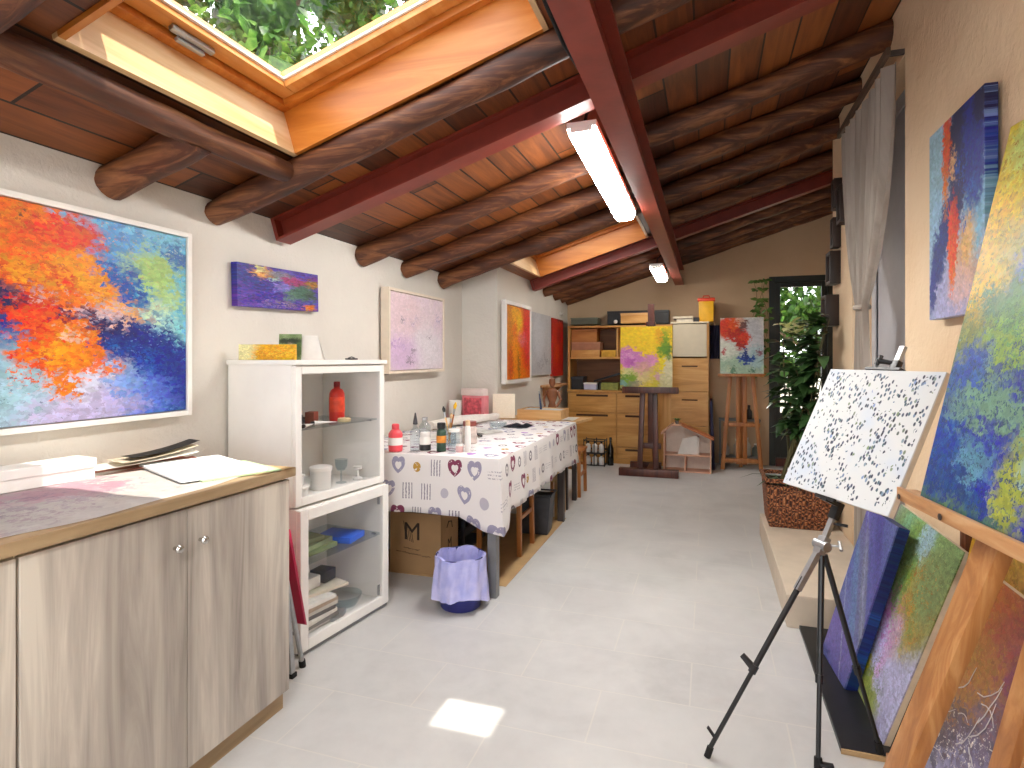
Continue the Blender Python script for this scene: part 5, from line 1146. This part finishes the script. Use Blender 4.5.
trn = n.n('ShaderNodeBsdfTransparent'); tls = n.n('ShaderNodeBsdfTranslucent'); n.l(cc, tls.inputs[0])
m1 = n.n('ShaderNodeMixShader'); m1.inputs[0].default_value = .35; n.l(n.b.outputs[0], m1.inputs[1]); n.l(tls.outputs[0], m1.inputs[2])
m2 = n.n('ShaderNodeMixShader'); m2.inputs[0].default_value = .12; n.l(m1.outputs[0], m2.inputs[1]); n.l(trn.outputs[0], m2.inputs[2]); n.l(m2.outputs[0], n.out.inputs[0])
o = thing('curtain', 'sheer grey curtain gathered to one side over the side door', 'curtain', (0,0,0))
obj('voile', G().grid(cur, 110, 60), n.m, o, 60)
obj('tie_back', G().lathe([(.040,-.012),(.045,0),(.040,.012)], (XR-.062, 3.57, 1.57), 20, .95, 1.5), flat('grey_tie', '#a89d92', .8), o)

# row of small dark carvings at the end of the right wall
cw = wood('blackened_wood', '#150d09', '#2a1a12', '#432c20', 2, 1., .5, 14, .4)
for i, (y, z, hh, ww, dp, nm) in enumerate(((4.42,2.29,.20,.10,.05,'topmost'), (4.24,2.16,.24,.13,.05,'second from the top'), (4.46,2.04,.20,.10,.05,'third from the top'), (4.50,1.80,.22,.16,.065,'second from the bottom'), (4.56,1.52,.21,.18,.085,'lowest and squarest'))):
    o = thing('wall_carving', 'small dark wooden carving on the right wall end, %s' % nm, 'carving', (XR, y, z), RW, 'dark carvings in a column on the right wall')
    obj('frame', G().frame(Matrix.Translation((0,-dp,0)), -ww/2, ww/2, 0, hh, .022, dp, .004), cw, o)
    obj('panel', G().box(-ww/2+.022, ww/2-.022, -dp*.6, 0, .022, hh-.022), M['easel_dark'] if i % 2 else cw, o)
    if i < 4: obj('relief', G().lathe([(.0001,.0),(.02,.015),(.026,.05),(.014,.09),(.0001,.11)], (0,-dp*.6-.002,.045), 12, 1, .5), cw, o)

# blue painting on the right wall
rb = paint('blue_red_cascade', .47, .69, [(.3, '#9cc0dc'), (.5, '#a9c6e2'), (.7, '#b9cdea')], [
    (.10,.75,.2,.3,0,'#9fc3d2',.6,.9), (.2,.45,.2,.2,0,'#a3c9e6',.6,.9), (.55,.1,.6,.2,0,'#b6b4dc',.6,.9), (.7,.25,.25,.15,0,'#e0b48c',.6,.9), (.86,.5,.16,.25,0,'#8cc4e0',.5,1), (.75,.36,.12,.12,0,'#efc07c',.6,.9), (.6,.14,.2,.1,0,'#e2c3c4',.6,.8),
    (.66,.84,.30,.26,10,'#16174a',.35,1), (.84,.78,.2,.3,0,'#1f2f94',.4,1), (.55,.62,.14,.2,-10,'#1c2160',.4,1), (.34,.46,.12,.17,-40,'#24357e',.35,1), (.18,.30,.14,.14,-45,'#26387e',.4,1), (.08,.18,.07,.14,-10,'#2c3f8a',.45,.95), (.25,.38,.16,.1,-45,'#3557a4',.4,.8,.5), (.7,.6,.2,.2,0,'#3a66c0',.4,.9,.52), (.92,.94,.1,.1,0,'#12144a',.4,1),
    (.36,.84,.075,.19,-4,'#e2571c',.35,1), (.34,.66,.05,.14,0,'#e08a3c',.4,.9,.45), (.48,.74,.05,.06,0,'#e3b48a',.4,.95), (.50,.46,.09,.14,0,'#e2401a',.3,1), (.46,.32,.075,.14,6,'#ea5417',.3,1), (.47,.18,.06,.06,0,'#f08c58',.5,.9), (.52,.55,.04,.05,0,'#c22a1a',.4,1), (.6,.75,.4,.4,0,'#7fa4e0',.5,.6,-.66)], 2.6, .05, .045)
canvas('wall_painting', 'blue painting with a red-orange cascade hanging on the right wall', .47, .69, .035, rb, (XR-.045, 2.382, 1.443), RW)

# ------------------------------------------------------------------ folding tripod easel with the dotted canvas
n = N('dotted_white')
xyz = n.n('ShaderNodeSeparateXYZ'); n.l(n.n('ShaderNodeTexCoord').outputs['Object'], xyz.inputs[0])
cm = n.n('ShaderNodeCombineXYZ'); n.l(xyz.outputs[0], cm.inputs[0]); n.l(xyz.outputs[2], cm.inputs[1])
def dots(ang, sx, sy, size, thr, loc):
    mp = n.n('ShaderNodeMapping'); n.l(cm.outputs[0], mp.inputs[0]); mp.inputs['Rotation'].default_value = (0,0,R(ang)); mp.inputs['Scale'].default_value = (sx, sy, 1); mp.inputs['Location'].default_value = loc
    v = n.n('ShaderNodeTexVoronoi', voronoi_dimensions='2D', feature='F1'); n.l(mp.outputs[0], v.inputs['Vector']); v.inputs['Scale'].default_value = 1; v.inputs['Randomness'].default_value = .9
    keep = n.math('GREATER_THAN', n.noise(cm.outputs[0], 14 + loc[0], 3), thr)
    return n.math('MULTIPLY', n.rng(v.outputs['Distance'], size, size*.55), keep), v.outputs['Color']
base = n.mix(n.rng(n.noise(cm.outputs[0], 5, 3), .45, .7), '#d6d8d8', '#c6cfdc')
for ang, sx, sy, size, thr, loc, ramp_ in ((-28, 68, 40, .36, .50, (0,0,0), [(0,'#2a2f44'),(.5,'#474e66'),(.8,'#3d5a62'),(1,'#6a7d9c')]), (-20, 60, 36, .34, .54, (3,7,0), [(0,'#20232f'),(.4,'#41465a'),(.7,'#7d8f6c'),(1,'#7b92c0')])):
    f, cc = dots(ang, sx, sy, size, thr, loc)
    sc_ = n.n('ShaderNodeSeparateXYZ'); n.l(cc, sc_.inputs[0])
    inside = n.math('MULTIPLY', n.math('LESS_THAN', n.math('ABSOLUTE', xyz.outputs[0]), .232), n.math('LESS_THAN', n.math('ABSOLUTE', n.math('SUBTRACT', xyz.outputs[2], .237)), .224))
    base = n.mix(n.math('MULTIPLY', f, inside), base, n.ramp(sc_.outputs[0], ramp_))
n.bump(n.noise(cm.outputs[0], 180, 2), .08, .002)
dotm = n.fin(base, .7)
TB = Vector((.386, 2.222, .831)); TRZ = R(-61); TL = R(25.7)
canvas('easel_painting', 'white canvas covered in small dark dots on the folding tripod easel', .49, .474, .022, dotm, tuple(TB), TRZ, TL, edge=M['canvas_edge'])
o = thing('tripod_easel', 'folding black and aluminium tripod easel holding the dotted white canvas', 'easel', (.30, 2.10, 0))
O = Vector((.30, 2.10, 0)); bk_ = Vector((.875, .484, 0)); up = Vector((.378, .211, .902)); sd = Vector((.484, -.875, 0))
nrm = Vector((-.875*.902, -.484*.902, .434))     # out of the painted face
mb = TB - nrm*.045                              # mast line just behind the canvas
hub = mb - up*.155
f1, f2, f3 = Vector((-.003, 2.025, .012)), Vector((.33, 2.075, .012)), Vector((.53, 2.195, .030))
def T_(p): return p - O
mast = obj('mast', G().bar(T_(hub - up*.02), T_(mb + up*.585), .020, .014, nrm), M['alu'], o, None)
obj('mast_extension', G().bar(T_(hub + (f1-hub).normalized()*.005), T_(hub + (f1-hub)*.22), .020, .018), M['alu'], o, None)
lg = obj('leg', G().tube([T_(hub + (f1-hub)*.16), T_(hub + (f1-hub)*.60)], .0095, 10).tube([T_(hub + (f1-hub)*.60), T_(f1)], .0075, 10), M['black'], o)
obj('foot', G().tube([T_(f1 - Vector((0,0,.012))), T_(f1 + (hub-f1)*.03)], .011, 10), M['rubber'], lg)
obj('clamp_knob', G().tube([T_(hub + (f1-hub)*.60), T_(hub + (f1-hub)*.60 + Vector((-.035,.02,.03)))], [.013,.010], 10).tube([T_(hub+(f1-hub)*.585), T_(hub+(f1-hub)*.62)], .013, 10), M['black'], lg)
obj('foot_lever', G().bar(T_(hub+(f1-hub)*.93), T_(hub+(f1-hub)*.90+Vector((-.035,.0,.01))), .012, .005), M['black'], lg)
for f in (f2, f3):
    lg = obj('leg', G().tube([T_(hub + (f-hub)*.05), T_(hub + (f-hub)*.62)], .0095, 10).tube([T_(hub + (f-hub)*.62), T_(f)], .0075, 10), M['black'], o)
    obj('foot', G().tube([T_(f - Vector((0,0,.0115))), T_(f + (hub-f)*.035)], .012, 10), M['rubber'], lg)
    obj('clamp_knob', G().tube([T_(hub+(f-hub)*.60), T_(hub+(f-hub)*.64)], .013, 10), M['black'], lg)
    if f is f2: obj('foot_lever', G().box(T_(f).x, T_(f).x+.045, T_(f).y-.008, T_(f).y+.008, T_(f).z, T_(f).z+.012, .003), M['black'], lg)
g = G().tube([T_(hub - sd*.028), T_(hub + sd*.028)], .017, 12).bar(T_(hub - up*.03), T_(hub + up*.03), .032, .026, nrm, .003)
obj('hub', g, M['alu'], o)
obj('wing_screw', G().tube([T_(hub), T_(hub + Vector((.05,-.03,.01)))], .004, 8).tube([T_(hub + Vector((.05,-.045,.0))), T_(hub + Vector((.05,-.015,.02)))], .006, 8), M['alu'], o)
obj('wing_screw', G().tube([T_(hub + up*.08), T_(hub + up*.08 + Vector((.045,-.025,0)))], .005, 8), M['black'], o)
obj('lower_holder', G().bar(T_(TB - sd*.045 + nrm*.012 - up*.007), T_(TB + sd*.045 + nrm*.012 - up*.007), .012, .010, nrm).bar(T_(TB + nrm*.018 - up*.012), T_(mb - up*.012), .03, .010), M['black'], o, None)
obj('lower_clamp', G().bar(T_(mb - up*.06), T_(mb + up*.0), .032, .022, nrm, .003), M['black'], o)
tc = TB + up*.474
obj('upper_holder', G().bar(T_(tc - sd*.075 - nrm*.012 + up*.006), T_(tc + sd*.075 - nrm*.012 + up*.006), .028, .008, up).bar(T_(tc - nrm*.045 + up*.0), T_(tc - nrm*.045 + up*.055), .030, .022, nrm, .003), M['black'], o)
obj('upper_knob', G().tube([T_(tc - nrm*.045 + up*.045), T_(tc - nrm*.02 + up*.045 - sd*.055)], [.007,.010], 10).tube([T_(tc - nrm*.02 + up*.03 - sd*.055), T_(tc - nrm*.02 + up*.065 - sd*.05)], .008, 8), M['black'], o)

# ------------------------------------------------------------------ canvases leaning on the right wall
o = thing('black_board', 'flat black board with a tan front edge on the floor under the leaning canvases', 'board', (.615, 2.655, 0))
obj('sheet', G().box(-.20,.215,-.47,.47,.0,.018,.002), M['black'], o, None); obj('front_edge', G().box(-.20,.215,-.476,-.4705,0,.016), flat('tan_edge', '#b0926a', .7), o, None)
bc_ = paint('blue_bands', .31, .68, [(.3, '#2d3f8e'), (.5, '#3a4a9c'), (.7, '#465aa6')], [
    (.5,.92,1,.1,-35,'#2c2a8e',.4,1), (.3,.80,.6,.06,-35,'#3f3aa8',.4,1), (.6,.72,.6,.07,-35,'#3a3f9a',.4,1), (.4,.60,.6,.08,-35,'#5a5d92',.4,.9), (.7,.52,.6,.06,-35,'#6d7390',.4,.9), (.5,.44,.6,.06,-35,'#4f74a8',.4,.9), (.6,.34,.6,.07,-35,'#3f6aa8',.4,.9), (.2,.36,.3,.1,0,'#4a5aa6',.4,.9), (.3,.18,.6,.12,0,'#5a4aa6',.4,1), (.6,.1,.5,.1,0,'#4d3f9c',.4,.9), (.35,.30,.7,.012,-35,'#8a90b8',.4,.8), (.5,.66,.8,.012,-35,'#8287b4',.4,.8), (.25,.83,.12,.02,-35,'#6d6f9a',.5,.8), (.5,.5,.7,.7,0,'#1f2a70',.5,.5,-.62)], 1.9, .015, .0, dab=44, ang=55, var=.2, sat=.85)
o = canvas('leaning_painting', 'thick blue banded canvas leaning behind the tripod easel', .31, .665, .045, bc_, (.485, 2.725, .020), R(-84.7), R(16))
obj('painted_edge', G().box(-.1555,.1556,.006,.0455,-.0005,.6655), paint('navy_edge', .31, .665, [(.3, '#141f52'), (.5, '#1b2c68'), (.7, '#20407c')], [(.5,.5,1,.04,0,'#2d5590',.4,.8),(.5,.2,1,.05,0,'#2a4f8a',.4,.8)], 1.), o, None)
ls_ = paint('green_pink_landscape', .65, .71, [(.3, '#a7a4c6'), (.5, '#b9b8d8'), (.7, '#c6c8e2')], [
    (0.582,.85,0.675,.30,0,'#8aa572',.4,1), (0.772,.62,0.315,.25,0,'#91905a',.5,1), (0.506,.7,0.270,.2,0,'#7f9d58',.4,.9),
    (0.331,.9,0.180,.16,0,'#8fbf9a',.5,1), (0.453,.78,0.198,.24,0,'#8fb06a',.4,1), (0.582,.72,0.198,.26,0,'#86a878',.4,1), (0.559,.9,0.108,.1,0,'#a9c6d6',.5,.9), (0.468,.66,0.180,.12,0,'#7d9a48',.45,.9,.45), (0.742,.62,0.180,.24,0,'#a58c50',.45,.9), (0.810,.75,0.180,.2,0,'#7e9468',.5,.9), (0.696,.5,0.144,.14,0,'#7c8a50',.5,.9,.45), (0.658,.55,0.108,.1,0,'#c08848',.5,.8,.5), (0.430,.55,0.144,.1,0,'#6f9058',.5,.9,.45), (0.658,.8,0.450,.3,0,'#5c7a44',.5,.7,-.55), (0.506,.75,0.360,.3,0,'#c3d68c',.5,.7,-.62),
    (0.377,.47,0.063,.1,20,'#c7a0d4',.4,1), (0.453,.40,0.063,.12,20,'#c070c0',.4,1,.4), (0.544,.33,0.072,.07,20,'#c078c2',.5,.9,.45), (0.605,.26,0.054,.1,0,'#cfa6d4',.5,.9), (0.658,.4,0.108,.12,0,'#b9a2b8',.5,.8), (0.468,.28,0.126,.14,0,'#bcc3e4',.5,.9),
    (0.286,.2,0.126,.1,0,'#b3b23c',.4,1), (0.377,.1,0.180,.1,-20,'#8f9f4c',.4,1), (0.529,.08,0.180,.09,-10,'#7d8f48',.45,1,.4), (0.620,.05,0.180,.08,0,'#98a25a',.5,.9), (0.430,.17,0.054,.05,0,'#d8cf3c',.5,.9), (0.316,.08,0.108,.06,0,'#b9bca8',.5,.8), (0.582,.8,0.540,.3,0,'#4f7038',.5,.8,-.54), (0.620,.75,0.540,.35,0,'#c9dca0',.5,.8,-.6), (0.696,.6,0.270,.25,0,'#c9742c',.5,.8,-.57), (0.491,.38,0.180,.22,0,'#b858b4',.5,.9,-.53), (0.468,.15,0.315,.14,0,'#5f7a34',.5,.8,-.54)], 5.2, .05, .03, dab=38, var=.2)
canvas('leaning_painting', 'green and pink garden landscape leaning on the right wall beside the blue canvas', .65, .70, .022, ls_, (.548, 2.565, .0195), RW, R(18.9), edge=M['canvas_edge'])
pu = paint('purple_winter', .72, .77, [(.3, '#7d7488'), (.5, '#90889c'), (.7, '#a39cb2')], [
    (.3,.85,.4,.22,0,'#a8693e',.45,1), (.55,.86,.3,.16,0,'#8f5248',.45,1), (.5,.7,.3,.12,0,'#7c4650',.5,.9), (.25,.62,.2,.2,0,'#a57a4c',.5,.9), (.75,.8,.3,.25,0,'#6b4258',.5,1), (.2,.45,.2,.14,0,'#8c7862',.5,.9), (.35,.5,.2,.1,0,'#5a4a5c',.5,.8), (.6,.5,.3,.12,-20,'#6d6278',.5,.9), (.22,.3,.16,.16,-30,'#4a4456',.5,.9), (.2,.15,.2,.12,0,'#8d8a98',.5,.9), (.5,.2,.4,.2,0,'#a9a6c4',.5,1), (.3,.08,.3,.1,0,'#aeb2d0',.5,.9), (.5,.4,.2,.1,0,'#8a86a4',.5,.9),
    (.45,.55,.5,.06,35,'#e4ded6',.5,.9,-.56), (.6,.62,.4,.05,20,'#efe9de',.5,.9,-.57), (.38,.42,.3,.04,-20,'#e8e2da',.5,.9,-.57), (.65,.5,.4,.05,45,'#d9d0c8',.5,.8,-.57), (.2,.7,.2,.2,0,'#c98d52',.5,.7,-.58)], 7.3, .09, .08)
o = canvas('leaning_painting', 'brown and violet winter painting with white twigs leaning behind the big wooden easel', .72, .77, .022, pu, (.47, 1.59, .001), RW, R(17.5), edge=M['canvas_edge'])
g = G(); r = random.Random(5)
for k in range(26):
    x, z = r.uniform(-.30,.30), r.uniform(.22,.52); a = r.uniform(-.4,1.3); L = r.uniform(.05,.15)
    p = [(x, -.0015, z)]
    for i in range(4): a += r.uniform(-.5,.5); x += L/4*math.cos(a); z += L/4*math.sin(a); p.append((x, -.0015, z))
    g.tube(p, [.0016,.0014,.0012,.001,.0007], 5)
obj('painted_twigs', g, flat('pale_twig_paint', '#c9c2c0', .7), o)
ylw = paint('ochre_study', .60, .85, [(.3, '#cf9a34'), (.5, '#dcaa44'), (.7, '#e0b45a')], [(.3,.6,.3,.3,0,'#c98a2c',.6,.8), (.7,.9,.3,.2,0,'#e4c078',.6,.8)], 3.9, bump=.2)
canvas('leaning_painting', 'ochre yellow canvas leaning on the right wall at the back behind the easel', .60, .83, .02, ylw, (.655, 1.925, .001), RW, R(10.5))
solo('wooden_batten', 'dark wooden batten standing against the right wall behind the leaning canvases', 'batten', G().box(-.012,.012,-.024,.024,0,.93,.002).box(-.013,-.012,-.005,.003,0,.93), wood('dark_batten', '#4a2410', '#6e3a1b', '#8a5128', 2, 1.2, .45, 16), (.826, 2.365, 0))

# ------------------------------------------------------------------ big wooden easel, nearest the camera
o = thing('wooden_easel', 'big oiled wooden easel at the right picture edge holding the garden painting', 'easel', (.50, 1.45, 0))
o.location = (.543, 1.450, 0); o.rotation_euler = (0, 0, R(8))
O = Vector((.50, 1.45, 0)); wm = M['easel_wood']
def leanx(z): return .565 + .22*(z - .93)
def P_(y, z, dx=0): return Vector((leanx(z) + dx, y, z)) - O
obj('front_leg', G().bar(P_(1.675,.0,-.03), P_(1.475,1.30,.02), .074, .034, (1,0,0), .003), wm, o)
obj('front_leg', G().bar(P_(1.26,.0,-.03), P_(1.24,1.30,.02), .07, .034, (1,0,0), .003), wm, o)
obj('mast', G().bar(P_(1.38,.45,.02), P_(1.38,1.98,.055), .05, .03, (1,0,0), .003), wm, o)
obj('rear_leg', G().bar(P_(1.38,1.32,.07), Vector((.70,1.38,.0)) - O, .045, .03, (0,1,0), .003), wm, o)
Tz = .93
obj('tray', G().bar(P_(1.845,Tz,-.035), P_(1.02,Tz,-.035), .034, .030, (1,0,0), .003), M['easel_wood_y'], o)
obj('tray_lip', G().bar(P_(1.845,Tz+.006,-.065), P_(1.02,Tz+.006,-.065), .034, .012, (1,0,0), .002), M['easel_wood_y'], o)
obj('tray_bolt', G().tube([P_(1.62,Tz,-.072), P_(1.62,Tz,-.0735)], .008, 12), M['dark_metal'], o)
obj('tray_bolt', G().tube([P_(1.825,Tz,-.072), P_(1.825,Tz,-.0735)], .007, 12), M['dark_metal'], o)
obj('cross_bar', G().bar(P_(1.70,.30,-.005), P_(1.30,.30,-.005), .04, .022, (1,0,0), .002), wm, o)
gd = paint('garden_pond', .62, .95, [(.3, '#3f6f74'), (.5, '#587f66'), (.7, '#789656')], [
    (0.137,.92,0.548,.3,0,'#f2bd14',.4,1), (0.343,.8,0.343,.2,0,'#f4cc2e',.45,1), (0.137,.62,0.165,.2,0,'#eab824',.45,.95,.4), (0.411,.97,0.411,.15,0,'#bcd88c',.5,.9), (0.685,.9,0.411,.2,0,'#f0c52a',.5,.9), (0.480,.68,0.343,.12,0,'#9fa67c',.5,.8), (0.302,.56,0.165,.12,0,'#a8a83c',.5,.8,.5),
    (0.480,.57,0.219,.12,0,'#4a68b4',.45,1), (0.302,.5,0.192,.08,0,'#54806e',.5,.9), (0.617,.47,0.411,.1,0,'#6a9a58',.5,.9), (0.480,.4,0.411,.08,0,'#8fae52',.5,.9,.4), (0.685,.35,0.274,.06,10,'#b4c470',.5,.8), (0.069,.42,0.137,.08,0,'#7f8c4c',.5,.9), (0.137,.33,0.137,.09,0,'#4a66b0',.45,1), (0.548,.3,0.274,.06,0,'#3d4aa0',.45,1), (0.754,.42,0.274,.1,0,'#4f62a8',.5,.9),
    (0.165,.15,0.274,.14,0,'#3a56a4',.45,1), (0.411,.18,0.219,.1,0,'#3f48a4',.4,1), (0.274,.05,0.411,.06,0,'#2c4a8c',.45,.9), (0.617,.08,0.274,.08,0,'#3a38b0',.45,1), (0.411,.25,0.343,.05,0,'#7fa87c',.5,.8), (0.302,.12,0.110,.05,0,'#6da0b0',.5,.8), (0.521,.1,0.082,.1,0,'#a8b23c',.5,.9), (0.823,.2,0.274,.1,0,'#8aa84c',.5,.9), (0.685,.15,0.137,.05,0,'#93b0c0',.5,.8), (0.548,.6,0.823,.5,0,'#cfdc9c',.5,.6,-.63), (0.411,.3,0.685,.4,0,'#27407c',.5,.6,-.64), (0.274,.9,0.411,.2,0,'#d88f14',.5,.7,-.6), (.5,.35,.8,.4,0,'#1f5a48',.5,.8,-.54), (.5,.4,.8,.45,0,'#c6d873',.5,.7,-.6), (.4,.45,.7,.3,0,'#8fb4d8',.5,.7,-.62), (.5,.2,.7,.3,0,'#1c2f7c',.5,.8,-.56), (.4,.75,.6,.3,0,'#5f8f4a',.5,.8,-.57), (.35,.85,.5,.25,0,'#c98a10',.5,.7,-.58)], 4.4, .06, .045, dab=34, ang=70)
canvas('easel_painting', 'large yellow, green and blue garden painting on the big wooden easel', .62, .95, .028, gd, (.557, 1.452, .9485), R(-82), math.atan(.22), edge=M['canvas_edge'])
# ================================================================== LIGHT, SKY, CAMERA
w = bpy.data.worlds.new('sky'); sc.world = w; w.use_nodes = True
nt = w.node_tree; bg = nt.nodes['Background']
bg.inputs[0].default_value = (.92, .96, 1.0, 1); bg.inputs[1].default_value = 4.0
sun = bpy.data.lights.new('sun', 'SUN'); so = bpy.data.objects.new('sun', sun); col.objects.link(so)
sun.energy = 5; sun.angle = R(.6); sun.color = (1, .93, .80)
so.rotation_euler = Vector((-.40, .03, -1)).to_track_quat('-Z', 'Y').to_euler()

cd = bpy.data.cameras.new('camera'); cam = bpy.data.objects.new('camera', cd); col.objects.link(cam)
TH = math.atan(196/590)
cam.location = (0, 0, 1.3); cam.rotation_euler = (R(90), 0, TH)
cd.sensor_width = 36; cd.lens = 590/1024*36; cd.shift_y = -26/1024; cd.clip_start = .05
sc.camera = cam
vs = sc.view_settings
sc.display_settings.display_device = 'sRGB'
vs.view_transform = 'Standard'; vs.look = 'None'; vs.gamma = 1; vs.use_curve_mapping = False
vs.exposure = 0.64
cy = sc.cycles
cy.use_denoising = True
cy.max_bounces = 10; cy.diffuse_bounces = 5; cy.glossy_bounces = 3; cy.transparent_max_bounces = 12; cy.sample_clamp_indirect = 6
cy.caustics_reflective = False; cy.caustics_refractive = False
import math
F=590.;H=1.3;TH=math.atan(196/F);C=math.cos(TH);S=math.sin(TH);V0=358.
def ray(u,v):
    a=(u-512)/F; return (a*C-S, a*S+C, (V0-v)/F)
def pz(u,v,z=0):
    r=ray(u,v); t=(z-H)/r[2]; return tuple(round(x,3) for x in (r[0]*t,r[1]*t,z))
def px(u,v,X):
    r=ray(u,v); t=X/r[0]; return tuple(round(x,3) for x in (X,r[1]*t,H+r[2]*t))
def py(u,v,Y):
    r=ray(u,v); t=Y/r[1]; return tuple(round(x,3) for x in (r[0]*t,Y,H+r[2]*t))
def proof(u,v,dz=0,H0=1.985,k=.31,x0=-2.05):
    r=ray(u,v); # H+r2 t = H0+k(r0 t-x0)+dz
    t=(H0-k*x0+dz-H)/(r[2]-k*r[0]); return tuple(round(x,3) for x in (r[0]*t,r[1]*t,H+r[2]*t))
def P(x,y,z):
    d=-x*S+y*C; return (round(512+F*(x*C+y*S)/d,1), round(V0-F*(z-H)/d,1))
